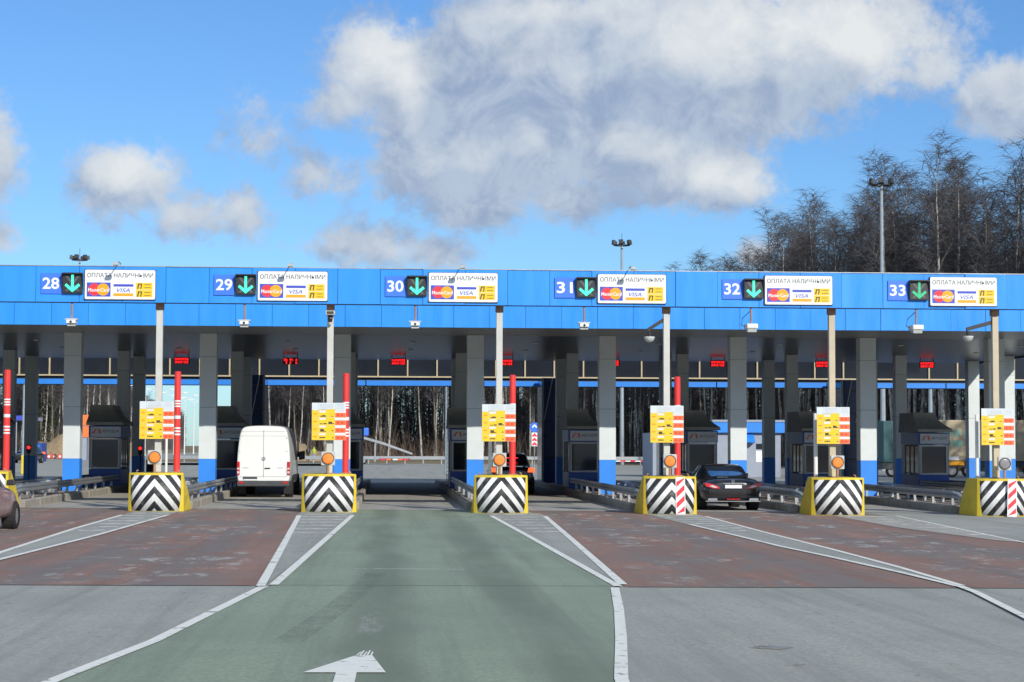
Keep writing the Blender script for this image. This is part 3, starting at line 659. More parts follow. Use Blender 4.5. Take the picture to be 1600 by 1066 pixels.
def tariff():
    t = thing('tariff_board', '', 'price board', group='yellow tariff boards on the gantry posts')
    W, H = 0.96, 1.06
    m = MB(); m.box(0, W, 0, 0.025, 0, H); m.build('backing', 'housing_grey', t)
    def cells(name, material, rects, y=-0.003):
        if name in ('pictogram', 'print_lines', 'price_print'):
            m = MB()
            for a, b, c, d in rects: m.box(a * W, b * W, y, 0.001, c * H, d * H)
            tag(m.build(name, material, t), kind='stuff')
        else:
            for a, b, c, d in rects: m = MB(); m.box(a * W, b * W, y, 0.001, c * H, d * H); m.build(name, material, t)
    cells('header_print', 'print_pale', [(0.005, .19, .80, .995), (.20, .68, .83, .995), (.69, .995, .78, .995)])
    ry = [(.0, .19), (.195, .395), (.40, .60), (.605, .795)]
    cells('yellow_print', 'print_yellow', [(.005, .19, a + .004, b) for a, b in ry] + [(.20, .68, a + .004, b) for a, b in ry] + [(.44, .68, .797, .828)])
    cells('orange_print', 'print_fire', [(.69, .995, a + .006, a + .125) for a, b in ry])
    cells('white_print', 'print_white', [(.69, .995, b - .06, b - .004) for a, b in ry[:4]])
    cells('class_box', 'print_white', [(.22, .41, b - .055, b - .012) for a, b in ry], -0.005)
    cells('pictogram', 'print_dark', [(.25, .42, .625, .650), (.30, .40, .65, .668), (.24, .32, .425, .447), (.34, .44, .425, .455), (.49, .60, .430, .495), (.60, .66, .430, .452), (.25, .36, .225, .30), (.36, .43, .228, .248),
                                      (.58, .65, .24, .262), (.23, .40, .055, .085), (.60, .65, .05, .075), (.56, .64, .632, .648)], -0.005)
    lines = []
    for j in range(4): lines += [(.24, .64, .855 + .033 * j, .865 + .033 * j), (.73, .95, .845 + .036 * j, .855 + .036 * j)]
    for a, b in ry: lines += [(.05, .15, a + .09, a + .105), (.74, .80, a + .04, a + .09), (.86, .92, a + .04, a + .09), (.23, .41, b - .04, b - .028), (.72, .96, b - .04, b - .03)]
    cells('print_lines', 'print_line', lines[:8] + [l for i, l in enumerate(lines[8:]) if i % 5 >= 3], -0.006)
    cells('price_print', 'print_red', [l for i, l in enumerate(lines[8:]) if i % 5 < 3], -0.006)
    m = MB(); m.box(.40 * W, .60 * W, .026, .16, .3 * H, .36 * H); m.box(.40 * W, .60 * W, .026, .16, .7 * H, .76 * H); m.build('bracket', 'steel_paint', t)
    return t
place([((IX[k] - 0.50, PY - 0.255, 2.06 - 0.02 * (k - 1)), 'yellow and orange tariff board on the post %s' % between(k)) for k in range(1, 7)], tariff)

def red_post():
    t = thing('red_post', '', 'post', group='tall red posts with white bands'); z = 0.0
    bands = [(2.02, 2.06), (1.945, 1.985), (1.87, 1.91), (1.53, 1.62), (1.24, 1.285), (1.15, 1.195), (1.06, 1.105)]
    m = MB(); m.tube([(0, 0, 0.02), (0, 0, 2.86), (0, 0, 2.89)], [0.092, 0.092, 0.07], 16); m.build('shaft', 'red_paint', t, smooth=False)
    for a, b in bands:
        m = MB(); m.tube([(0, 0, a), (0, 0, b)], 0.095, 16); m.build('white_band', 'sign_white', t)
    m = MB(); m.box(-.14, .14, -.14, .14, 0, 0.02); m.build('base_plate', 'rust_pipe', t)
    return t
place([((IX[k] + 0.44, 55.7, gz(IX[k]) + 1.08), 'tall red post with white bands beside the %s' % {0: 'maroon car at the left edge', 1: 'tariff board left of the van', 2: 'tariff board right of the van',
       3: 'tariff board between lanes thirty and thirty-one', 4: 'tariff board left of the black sedan'}[k]) for k in range(0, 5)], red_post)
for k, dx, y, zt, rr in ((1, 0.18, 55.35, 2.1, .035), (4, -0.19, 55.35, 2.06, .04), (5, -0.38, 55.35, 2.87, .06), (6, -0.42, 55.35, 2.85, .05), (3, -0.22, 55.5, 2.1, .05)):
    x = IX[k] + dx; g = gz(IX[k]) + 1.08; t = thing('marker_pole', 'thin white pole on the barrier %s' % between(k), 'pole', (x, y, g), 0, 'thin white poles on the barriers')
    m = MB(); m.tube([(0, 0, 0.015), (0, 0, zt - g)], rr, 12); m.build('shaft', 'white_paint', t)
    m = MB(); m.tube([(0, 0, 0), (0, 0, 0.015)], rr * 1.8, 12); m.build('foot', 'galvanised', t)
# striped plates leaning on two barriers
def leaning():
    t = thing('striped_plate', '', 'marker plate', group='red and white striped plates on the barriers'); W, H = 0.27, 1.06
    m = MB(); m.box(-W / 2, W / 2, 0, .02, 0, H); m.build('plate', 'sign_white', t)
    for i in range(5):
        z = -0.12 + i * 0.30; pts = [(-W / 2 + .02, z), (W / 2 - .02, z + .22), (W / 2 - .02, z + .37), (-W / 2 + .02, z + .15)]
        pts = [(a, min(max(b, .02), H - .02)) for a, b in pts]
        m = MB(); m.prism(pts, 'y', -.004, -.001); m.build('red_stripe', 'print_red', t)
    return t
pl = place([((IX[4] + 0.27, 53.97, gz(8) + 0.005), 'red and white striped plate on the barrier left of the black sedan'), ((IX[6] + 0.12, 53.88, gz(17) + 0.005), 'scuffed red and white striped plate on the barrier at the right edge')], leaning)
for o in pl: o.rotation_euler = (R(-1.5), R(2.0 if o is pl[1] else -0.5), 0)

# ------------------------------------------------------------------ guard rails along the islands
wp = [(0, -.155), (.03, -.14), (.075, -.10), (.075, -.05), (.02, 0.0), (.075, .05), (.075, .10), (.03, .14), (0, .155), (-.006, .155), (.015, .10), (.062, .085), (.062, .06), (.008, 0), (.062, -.06), (.062, -.085), (.015, -.10), (-.006, -.155)]
def rail(s):
    t = thing('guard_rail', '', 'guard rail', group='steel guard rails along the toll islands')
    m = MB(); prof = [(s * p[0] * 0.8, p[1] * 0.75) for p in wp]; rings = []
    for y, dx, dz in ((0.0, -s * .22, -.16), (0.18, -s * .12, -.05), (0.45, -s * .02, 0.0), (1.2, 0, 0), (21.0, 0, 0)): rings.append([(p[0] + dx, y, .36 + dz + p[1]) for p in prof])
    m.rings(rings); m.build('beam', 'galvanised', t)
    pm = MB(); pm.box(-.035, .035, -.05, .05, 0, .40); pm.prism([(0.0 * s, .26), (-s * .10, .02), (-s * .16, 0), (-s * .10, .0), (s * .0, .18)], 'y', -.03, .03); me = pm.mesh('rail_post', 'galvanised')
    bm_ = MB(); bm_.box(min(0, s * .1), max(0, s * .1), -.04, .04, .29, .42); me2 = bm_.mesh('spacer', 'galvanised')
    for i in range(10):
        obj('rail_post', me, t, (-s * .09, 0.8 + 2.1 * i, 0)); obj('spacer', me2, t, (-s * .08, 0.8 + 2.1 * i, 0.0))
    return t
for s, sn in ((-1, 'left'), (1, 'right')):
    items = []
    for k in range(0, 8):
        lab = ('%s edge of the island %s' % (sn, between(k))) if k < 7 else '%s edge of the first island past lane thirty-three' % sn
        items.append(((IX[k] + s * 0.56, 56.9, gz(IX[k]) + 0.19), 'steel guard rail along the ' + lab))
    place(items, lambda: rail(s))

# ------------------------------------------------------------------ toll booths
def booth():
    t = thing('toll_booth', '', 'toll booth', group='toll booths on the islands'); h = 0.64; D = 2.6
    m = MB(); m.box(-h, h, 0, D, 0, 0.68); m.build('lower_wall', 'booth_blue', t)
    for sx in (-1, 1):
        m = MB(); m.box(min(sx * h, sx * (h - .07)), max(sx * h, sx * (h - .07)), 0.0, 0.07, 0.70, 1.92); m.build('corner_post', 'booth_wall', t)
        m = MB(); m.box(min(sx * h, sx * (h - .07)), max(sx * h, sx * (h - .07)), D - .5, D, 0.70, 1.92); m.build('side_wall', 'booth_wall', t)
    m = MB(); m.box(-h + .071, h - .071, D - .07, D, .70, 1.92); m.build('rear_wall', 'booth_wall', t)
    m = MB(); m.box(-.55, .55, .04, .06, .76, 1.84); m.build('front_pane', 'glass_dark', t)
    for sx in (-1, 1):
        m = MB(); m.box(sx * (h - .045), sx * (h - .03), .08, D - .52, .76, 1.86) if sx > 0 else m.box(-(h - .03), -(h - .045), .08, D - .52, .76, 1.86); m.build('side_pane', 'glass_dark', t)
        for yy in (.75, 1.4): m = MB(); m.box(min(sx * h, sx * (h - .028)), max(sx * h, sx * (h - .028)), yy, yy + .05, .70, 1.92); m.build('side_mullion', 'booth_wall', t)
    m = MB(); m.box(-.568, .568, -.015, .035, .69, .755); m.box(-.568, .568, -.015, .035, 1.845, 1.91); m.box(-.568, -.51, -.0145, .0345, .75, 1.85); m.box(.51, .568, -.0145, .0345, .75, 1.85); m.build('window_frame', 'booth_frame', t)
    m = MB(); m.box(-h - .02, h + .02, -.02, D + .02, 1.93, 2.42); m.build('head_band', 'booth_blue', t)
    m = MB(); m.box(-.58, .62, -.045, -.022, 1.965, 2.375); sg = m.build('sign_panel', 'booth_sign', t)
    m = MB(); m.prism([(-.52, 2.10), (-.44, 2.10), (-.36, 2.26), (-.27, 2.26), (-.25, 2.10), (-.17, 2.10), (-.20, 2.28), (-.40, 2.29)], 'y', -.050, -.046); m.build('emblem', 'print_fire', sg)
    text_part('АВТОДОР', -.12, .54, 2.12, 2.25, -.0475, 'print_grey', sg, bold=0.005)
    # flared hood
    rings = []
    n = 9
    for i in range(n):
        f = i / (n - 1); e = (1 - f) ** 1.9; z = 2.56 + 0.70 * f
        x0, x1, ya, yb = -.70 - .02 * e, .20 + .52 * e, .50 - .76 * e, D + .1 + .06 * e
        rings.append([(x0, ya, z), (x1, ya, z), (x1, yb, z), (x0, yb, z)])
    rings = [[(-.74, -.25, 2.44), (.74, -.25, 2.44), (.74, D + .18, 2.44), (-.74, D + .18, 2.44)]] + rings
    m = MB(); m.rings(rings); m.build('hood', 'booth_roof', t)
    return t
bl = {-1: 'toll booth at the very left, half out of view', 0: 'toll booth between lanes twenty-seven and twenty-eight', 1: 'toll booth half hidden by the white van', 2: 'toll booth left of the open green lane', 3: 'toll booth right of the open green lane',
      4: 'toll booth between lanes thirty-one and thirty-two', 5: 'toll booth beyond the black sedan', 6: 'toll booth between lanes thirty-three and thirty-four', 7: 'toll booth at the far right, beige trailer beside it'}
place([((IX[k], 78.0, gz(IX[k]) + 0.19), bl[k]) for k in range(-1, 8)], booth)
# lane traffic lights and boom gates past the booths
def lane_light():
    t = thing('lane_light', '', 'traffic light', group='red lane lights past the booths')
    m = MB(); m.tube([(0, 0, 0), (0, 0, 1.35)], .035, 8); m.build('stem', 'dark_metal', t)
    m = MB(); m.box(-.09, .09, -.05, .07, 1.25, 1.62); m.build('housing', 'black_plastic', t)
    m = MB(); m.tube([(0, -.052, 1.50), (0, -.065, 1.50)], .07, 14); m.build('red_lamp', 'lamp_red', t)
    return t
place([((IX[-1] + .47, 85.3, gz(IX[-1]) + .19), 'small red lane light left of lane twenty-seven'), ((IX[0] + .47, 85.3, gz(IX[0]) + .19), 'small red lane light beside lane twenty-eight')], lane_light)
def boom():
    t = thing('boom_gate', '', 'boom gate', group='dark boom gates closing the lanes')
    m = MB(); m.box(-.16, .16, -.14, .14, 0, .98); m.build('cabinet', 'black_plastic', t, bevel=.01)
    m = MB(); m.box(.0, 3.35, -.19, -.145, .72, .82); m.build('arm', 'dark_metal', t)
    m = MB(); m.tube([(0, -.21, .77), (0, -.142, .77)], .10, 12); m.build('hub', 'dark_metal', t)
    return t
place([((IX[0] + .3, 90.2, gz(IX[0]) + .19), 'dark boom gate lowered across lane twenty-eight'), ((IX[1] + .3, 90.2, gz(IX[1]) + .19), 'dark boom gate lowered across lane twenty-nine ahead of the van')], boom)

# ------------------------------------------------------------------ lane signs on the gantry
SY = GY - 0.006
def disc(m, x, z, r, y0, y1, n=28): m.prism([(x + r * math.cos(2 * math.pi * i / n), z + r * math.sin(2 * math.pi * i / n)) for i in range(n)], 'y', y0, y1)
def pay_sign():
    t = thing('payment_sign', '', 'sign', group='white payment signs on the gantry'); W, H = 1.98, 0.85
    m = MB(); m.box(0, W, -.05, 0, 0, H); m.build('frame', 'dark_metal', t, bevel=.006)
    m = MB(); r = .04; pts = []
    for cx, cz, a0 in ((W - r - .012, H - r - .012, 0), (r + .012, H - r - .012, 90), (r + .012, r + .012, 180), (W - r - .012, r + .012, 270)):
        for j in range(5): pts.append((cx + r * math.cos(R(a0 + 22.5 * j)), cz + r * math.sin(R(a0 + 22.5 * j))))
    m.prism(pts, 'y', -.056, -.051); f = m.build('face', 'sign_white', t)
    y = -.0575
    text_part('ОПЛАТА НАЛИЧНЫМИ', .037 * W, .963 * W, .735 * H, .885 * H, y, 'print_grey', t, bold=0.008)
    m = MB(); m.box(.034 * W, .367 * W, -.0580, -.0565, .098 * H, .566 * H); c1 = m.build('card_mark', 'print_blue', t)
    m = MB(); disc(m, .139 * W, .333 * H, .172, -.0600, -.0585); m.build('red_disc', 'print_red', c1)
    m = MB(); disc(m, .262 * W, .333 * H, .172, -.0615, -.0603); m.build('orange_disc', 'print_orange', c1)
    text_part('MasterCard', .050 * W, .352 * W, .262 * H, .380 * H, -.0630, 'print_white', c1, shear=0.12, bold=0.012)
    m = MB(); m.box(.408 * W, .687 * W, -.0580, -.0565, .434 * H, .516 * H); c2 = m.build('card_mark', 'print_blue', t)
    m = MB(); m.box(.408 * W, .687 * W, -.0580, -.0565, .115 * H, .213 * H); m.build('orange_bar', 'print_orange', c2)
    text_part('VISA', .452 * W, .640 * W, .246 * H, .377 * H, -.0575, 'print_blue', c2, shear=0.25, bold=0.008)
    m = MB(); m.box(.724 * W, .956 * W, -.0580, -.0565, .338 * H, .566 * H); m.box(.724 * W, .956 * W, -.0580, -.0565, .09 * H, .325 * H); c3 = m.build('card_mark', 'print_yellow', t)
    m = MB()
    for z in (.365, .105):
        m.prism([(.755 * W, (z + .175) * H), (.812 * W, (z + .175) * H), (.809 * W, (z + .14) * H), (.752 * W, (z + .14) * H)], 'y', -.0600, -.0585)
        m.prism([(.752 * W, (z + .139) * H), (.770 * W, (z + .139) * H), (.757 * W, z * H), (.739 * W, z * H)], 'y', -.0600, -.0585)
        m.prism([(.793 * W, (z + .139) * H), (.809 * W, (z + .139) * H), (.800 * W, z * H), (.784 * W, z * H)], 'y', -.0600, -.0585)
        for q in (.13, .03): m.box(.84 * W, .93 * W, -.0600, -.0585, (z + q) * H, (z + q + .018) * H)
    tag(m.build('black_print', 'print_dark', c3), kind='stuff')
    return t
place([((IX[n - 27] - 2.05, SY, 5.962), 'white payment sign with card marks over lane %s' % WORD[n]) for n in range(28, 34)], pay_sign)
for n in range(28, 34):
    t = thing('lane_number_sign', 'blue lane number sign reading %s on the gantry' % WORD[n], 'sign', (IX[n - 27] - 3.27, SY, 6.12), 0, 'blue lane number signs')
    m = MB(); m.box(0, .57, -.02, 0, 0, .575); m.build('plate', 'number_blue', t)
    text_part(str(n), .055, .515, .13, .455, -.0215, 'print_white', t, bold=0.02, name='numeral')
def signal(dim):
    t = thing('lane_signal', '', 'traffic signal', group='green arrow lane signals'); S = .56
    m = MB(); m.box(0, S, -.09, 0, 0, S); m.build('housing', 'dark_metal', t, bevel=.01)
    m = MB(); m.box(.018, S - .018, -.102, -.091, .018, S - .018); m.build('face', 'black_plastic', t)
    m = MB()
    for s in (-1, 1): m.prism([(S / 2 + s * .20, .06), (S / 2 + s * .13, .06), (S / 2 - s * .20, .48), (S / 2 - s * .13, .48)], 'y', -.1035, -.1025)
    m.build('cross_lamps', 'signal_off', t)
    m = MB(); c = S / 2; w = .034; m.box(c - w, c + w, -.112, -.1040, .12, .52); g = 'green_dim' if dim else 'green_lit'
    for s in (-1, 1): m.prism([(c, .03), (c + s * .215, .215), (c + s * .17, .275), (c, .125)], 'y', -.114 + .0005 * s, -.1125 + .0005 * s)
    m.build('arrow_lamps', g, t)
    m = MB(); m.prism([(-.095, S + .002), (.0, S + .002), (.0, S + .014), (-.21, S + .014), (-.21, S - .02)], 'x', 0, S)
    m.prism([(-.095, .12), (-.21, S - .03), (-.21, S), (-.095, S)], 'x', -.012, -.002); m.prism([(-.095, .12), (-.21, S - .03), (-.21, S), (-.095, S)], 'x', S + .002, S + .012); m.build('visor', 'black_plastic', t)
    return t
place([((IX[n - 27] - 2.655, SY, 6.13), 'bright green down arrow signal over lane %s' % WORD[n]) for n in range(28, 33)], lambda: signal(False))
o = signal(True); o.location = (IX[6] - 2.655, SY, 6.13); o['label'] = 'dim green down arrow signal over lane thirty-three'
def sign_lamp():
    t = thing('sign_lamp', '', 'lamp', group='small lamps over the payment signs')
    m = MB(); m.tube([(0, .25, .0), (0, .25, .09), (0, -.1, .10), (0, -.62, -.02)], .016, 6); m.build('arm', 'galvanised', t)
    m = MB(); m.prism([(-.62, -.06), (-.74, -.04), (-.75, .03), (-.62, .05)], 'x', -.07, .07); m.build('head', 'housing_grey', t)
    return t
place([((IX[n - 27] - 1.10, GY, 6.926), 'small lamp on an arm above the payment sign of lane %s' % WORD[n]) for n in range(28, 32)], sign_lamp)
def hang_cam(v):
    t = thing('lane_camera', '', 'camera', group='cameras hanging under the gantry')
    m = MB(); m.tube([(0, 0, 0), (.01, 0, -.25), (0, 0, -.46)], .028, 8); m.build('drop_pipe', 'rust_pipe', t)
    if v == 0:
        m = MB(); m.box(-.17, .17, -.10, .14, -.50, -.46); m.build('mount_plate', 'housing_grey', t)
        m = MB(); m.box(-.13, .13, -.16, .20, -.60, -.505); m.build('housing', 'white_paint', t, bevel=.015)
        m = MB(); m.tube([(0, -.17, -.555), (0, -.161, -.555)], .035, 10); m.build('lens', 'glass_dark', t)
        m = MB(); m.box(-.11, .11, -.08, .12, -.67, -.605); m.build('dome_base', 'housing_grey', t)
    else:
        m = MB(); m.box(-.16, .16, -.26, .26, -.62, -.48); m.build('housing', 'white_paint', t, bevel=.02)
        m = MB(); m.box(-.13, .13, -.275, -.262, -.60, -.50); m.build('lens', 'lamp_white', t)
        m = MB(); m.tube([(0, .1, -.10), (-.22, .1, -.30), (-.26, .1, -.50), (-.12, .1, -.57)], .012, 6); m.build('cable', 'black_plastic', t)
        m = MB(); m.prism([(-.24, -.60), (.2, -.60), (.2, -.645), (-.20, -.72)], 'x', -.13, .13); m.build('dome_base', 'housing_grey', t)
    return t
place([((IX[n - 27] - 2.42, GY + .12, 5.893), 'camera box hanging on a rusty pipe over lane %s' % WORD[n]) for n in range(28, 32)], lambda: hang_cam(0))
place([((IX[n - 27] - 2.42, GY + .12, 5.893), 'bright white camera housing hanging over lane %s' % WORD[n]) for n in range(32, 34)], lambda: hang_cam(1))
# cameras fixed to the gantry posts
t = thing('post_camera', 'pale camera box fixed to the top of the post by the van lane', 'camera', (IX[2], PY - .092, 5.55))
m = MB(); m.box(-.13, .13, -.30, 0, .04, .16); m.build('housing', 'steel_paint', t, bevel=.01)
m = MB(); m.box(-.10, .10, -.305, -.301, .06, .14); m.build('lens', 'print_dark', t)
m = MB(); m.tube([(0, -.12, .04), (0, -.12, -.06), (0, -.10, -.16)], [.05, .07, .05], 10); m.build('dome', 'black_plastic', t)
m = MB(); m.tube([(0, -.10, -.165), (0, -.10, -.24)], [.085, .03], 10); m.build('dome_cover', 'white_paint', t)
for k, lab, tilt in ((4, 'black bracket with a dome camera on the post left of the black sedan', -.25), (6, 'long black slotted bracket with a dome camera on the tan post at right', -.15)):
    t = thing('dome_camera', lab, 'camera', (IX[k] - .092, PY, 5.35), 0, 'dome cameras on black brackets'); Lb = .45 if k == 4 else .75
    m = MB(); m.prism([(-Lb, tilt * .8 + .04), (0, .12), (0, .24), (-Lb, tilt * .8 + .15)], 'y', -.04, .04); m.build('bracket', 'black_plastic', t)
    m = MB(); m.tube([(-Lb + .05, 0, tilt * .8 + .04), (-Lb + .05, 0, tilt * .8 - .10)], .05, 10); m.build('neck', 'black_plastic', t)
    m = MB(); rings = []
    for j in range(7):
        a = R(90 * j / 6); rr = max(.16 * math.cos(a), .004); rings.append([(-Lb + .05 + rr * math.cos(2 * math.pi * i / 14), rr * math.sin(2 * math.pi * i / 14), tilt * .8 - .10 - .17 * math.sin(a)) for i in range(14)])
    m.rings(rings); m.build('dome', 'housing_grey', t, smooth=True)

# ------------------------------------------------------------------ red matrix displays hanging from the canopy ceiling
for j, k in enumerate(range(0, 8)):
    rd = random.Random(7 + (1 if k == 1 else 3))
    lane = 28 + k
    t = thing('matrix_display', 'red two-line dot matrix display under the canopy over lane %s' % WORD[lane], 'display', (IX[k] + 2.12, 86.3, 5.50), 0, 'red matrix displays')
    m = MB(); m.box(-.335, .335, 0, .12, .02, .32); m.build('housing', 'black_plastic', t)
    m = MB(); m.tube([(-.3, .06, .342), (-.3, .06, .428)], .02, 6); m.tube([(.3, .06, .342), (.3, .06, .428)], .02, 6); m.build('hanger', 'dark_metal', t)
    m = MB()
    for row, z0 in ((0, .175), (1, .045)):
        for c in range(7):
            if k == 1 and (c in (2, 5) or (row == 1 and c in (0, 4))): continue
            x0 = -.30 + .087 * c
            for gx in range(3):
                for gz_ in range(4):
                    if rd.random() < .72: m.box(x0 + gx * .024, x0 + gx * .024 + .019, -.004, -.001, z0 + gz_ * .026, z0 + gz_ * .026 + .021)
    tag(m.build('lit_dots', 'led_red', t), kind='stuff')

# ------------------------------------------------------------------ vehicles (rear at y = 0, facing +y)
def lerp_st(st, y):
    for a, b in zip(st, st[1:]):
        if y <= b[0]:
            f = (y - a[0]) / (b[0] - a[0]) if b[0] > a[0] else 0; f = max(0, min(1, f)); return [p + (q - p) * f for p, q in zip(a, b)]
    return list(st[-1])
def wheel(parent, x, y, r, w, side, spokes=10):
    m = MB(); n = 28; prof = [(r * .66, -w / 2), (r * .93, -w / 2), (r, -w * .3), (r, w * .3), (r * .93, w / 2), (r * .66, w / 2)]
    rings = []
    for q in prof: rings.append([(q[1], q[0] * math.cos(2 * math.pi * i / n), q[0] * math.sin(2 * math.pi * i / n)) for i in range(n)])
    m.rings(rings, True, False); ty = m.build('wheel', 'rubber', parent, smooth=True, loc=(x, y, r))
    m = MB(); s = side * w * .32
    m.rings([[(s * k_, q * r * math.cos(2 * math.pi * i / n), q * r * math.sin(2 * math.pi * i / n)) for i in range(n)] for q, k_ in ((.67, 1.3), (.60, 1.2), (.56, .4), (.05, .3))], True, True)
    for i in range(spokes):
        a = 2 * math.pi * i / spokes; ca, sa = math.cos(a), math.sin(a)
        def P(rad, t, d): return (s * d, rad * r * ca - t * sa, rad * r * sa + t * ca)
        m.rings([[P(.08, -.03, .7), P(.08, .03, .7), P(.08, .03, 1.1), P(.08, -.03, 1.1)], [P(.62, -.022, .8), P(.62, .022, .8), P(.62, .022, 1.2), P(.62, -.022, 1.2)]])
    m.build('rim', 'alloy', ty)
    return ty
def car(name, label, cat, loc, rz, paint, st, cab, wheels, group=None, lit=False, seg=None):
    """st: (y, half width, z bottom, z shoulder, z deck); cab: (y, half width at belt, z belt, half width of roof, z roof)"""
    t = thing(name, label, cat, loc, rz, group)
    rings = []
    for (y, w, zb, zs, zt) in st:
        half = [(0.0, zb), (.80 * w, zb), (.97 * w, zb + .08), (w, zb + (zs - zb) * .55), (.985 * w, zs - .05), (.90 * w, zs + (zt - zs) * .55), (.55 * w, zt - .008), (0, zt)]
        rings.append([(x, y, z) for x, z in half] + [(-x, y, z) for x, z in reversed(half[1:-1])])
    m = MB(); m.rings(rings); m.build('body', paint, t, smooth=True, subsurf=2)
    def S(s, tt):
        y = cab[0][0] + (cab[-1][0] - cab[0][0]) * s
        # smooth the stations
        vals = [0.0] * 5; ws = 0.0
        for d, wt in ((-.22, 1), (-.11, 2), (0, 3), (.11, 2), (.22, 1)):
            v = lerp_st(cab, min(max(y + d * 1.0, cab[0][0]), cab[-1][0])); vals = [a + b * wt for a, b in zip(vals, v)]; ws += wt
        yy, wb, zb, wr, zr = [v / ws for v in vals]
        a = abs(tt - .5) * 2                    # 0 roof centre .. 1 belt
        f = min(1, max(0, (a - .42) / .58)); ro = 1 - max(0, min(1, (a - .30) / .24)) ** 2 * .10
        sgn = 1 if tt >= .5 else -1
        if a < .42: x = wr * a / .42; z = zr - (zr - zb) * .045 * (a / .42) ** 2
        else:
            x = wr + (wb - wr) * (f ** .85); z = (zr - (zr - zb) * .045) * (1 - f) + (zb - .10) * f
        return Vector((sgn * x, y, z))
    def grid(s0, s1, t0, t1, ns, nt, off):
        m = MB(); G = []
        for i in range(ns + 1):
            row = []
            for j in range(nt + 1):
                s = s0 + (s1 - s0) * i / ns; q = t0 + (t1 - t0) * j / nt; p = S(s, q)
                e = .01; n_ = (S(min(1, s + e), q) - S(max(0, s - e), q)).cross(S(s, min(1, q + e)) - S(s, max(0, q - e)))
                if n_.length > 0: n_.normalize()
                if n_.z < 0 and abs(q - .5) < .3: n_ = -n_
                if abs(q - .5) >= .3 and n_.x * (1 if q > .5 else -1) < 0: n_ = -n_
                row.append(p + n_ * off)
            G.append(row)
        m.rings(G, False, False)
        return m
    grid(0, 1, 0, 1, 26, 30, 0).build('cabin', paint, t, smooth=True)
    for nm, a in seg: grid(*a, 10, 10, .006).build(nm, 'car_glass', t, smooth=True)
    r, w, xs, yr, yf = wheels
    for yy in (yr, yf):
        for s in (-1, 1):
            m = MB(); n = 20; m.rings([[(s * xs * q, yy + r * 1.1 * math.cos(2 * math.pi * i / n), r + r * 1.1 * math.sin(2 * math.pi * i / n)) for i in range(n)] for q in (.72, 1.028)]); m.build('wheel_arch', 'rubber', t)
            wheel(t, s * (xs - w * .5 + .05), yy, r, w, s)
    return t
SEG = [('rear_window', (.03, .30, .27, .73)), ('windscreen', (.70, .97, .27, .73)), ('side_window', (.27, .50, .06, .27)), ('side_window', (.52, .78, .06, .27)), ('side_window', (.27, .50, .73, .94)), ('side_window', (.52, .78, .73, .94))]
SED = [(0.0, .55, .50, .62, .74), (.02, .74, .38, .70, .88), (.12, .86, .27, .80, .965), (.45, .915, .22, .87, .995), (1.0, .935, .20, .90, 1.0), (1.7, .94, .20, .90, .97), (3.0, .94, .20, .88, .94), (3.7, .93, .20, .85, .92), (4.5, .89, .22, .74, .82), (4.82, .76, .28, .62, .70), (4.93, .5, .36, .54, .60)]
SCAB = [(.62, .62, .96, .50, .985), (1.05, .76, .96, .56, 1.17), (1.55, .83, .95, .57, 1.34), (2.2, .86, .93, .58, 1.405), (2.8, .86, .92, .56, 1.36), (3.3, .82, .91, .60, 1.13), (3.75, .72, .91, .64, .935)]
sd = car('sedan', 'glossy black sedan entering lane thirty-two with red tail lights', 'car', (10.45, 57.7, gz(10.4) + .012), R(1.0), 'car_black', SED, SCAB, (.335, .26, .92, 1.06, 3.9), seg=SEG)
for s in (-1, 1):
    m = MB(); m.prism([(s * .885, .845), (s * .84, .73), (s * .60, .665), (s * .40, .655), (s * .43, .72), (s * .62, .80)], 'y', -.035, .30); tl = m.build('tail_light', 'tail_red', sd, bevel=.012)
    m = MB(); m.prism([(s * .74, .745), (s * .60, .695), (s * .48, .69), (s * .52, .725), (s * .64, .765)], 'y', -.043, -.036); m.build('clear_lens', 'tail_clear', tl)
    m = MB(); m.prism([(s * .78, .30), (s * .48, .30), (s * .50, .375), (s * .76, .375)], 'y', -.03, .1); m.build('exhaust_trim', 'chrome', sd)
    m = MB(); m.prism([(s * 1.10, .98), (s * .92, .96), (s * .93, 1.08), (s * 1.08, 1.10)], 'y', 3.0, 3.12); m.build('mirror', 'car_black', sd, bevel=.02)
m = MB(); m.box(-.27, .27, -.045, .05, .665, .785); pt = m.build('plate_recess', 'bumper_grey', sd)
m = MB(); m.box(-.255, .255, -.058, -.046, .675, .775); m.build('number_plate', 'plate_white', pt)
m = MB(); m.box(-.31, .31, -.05, .04, .80, .822); m.build('chrome_strip', 'chrome', sd)
m = MB(); m.box(-.84, .84, -.035, .15, .27, .295); m.build('lower_trim', 'chrome', sd)
m = MB(); m.box(-.20, .20, -.03, .1, .335, .36); m.build('fog_reflector', 'tail_red', sd)
m = MB(); n = 20; m.rings([[(q * math.cos(2 * math.pi * i / n), yy, .885 + q * math.sin(2 * math.pi * i / n)) for i in range(n)] for q, yy in ((.048, .02), (.048, -.002), (.038, -.002), (.038, .02))], True, False)
for a in (90, 210, 330): m.prism([(.006 * math.cos(R(a + 90)), .885 + .006 * math.sin(R(a + 90))), (.04 * math.cos(R(a)), .885 + .04 * math.sin(R(a))), (.006 * math.cos(R(a - 90)), .885 + .006 * math.sin(R(a - 90)))], 'y', -.003, .01)
m.build('emblem', 'chrome', sd)

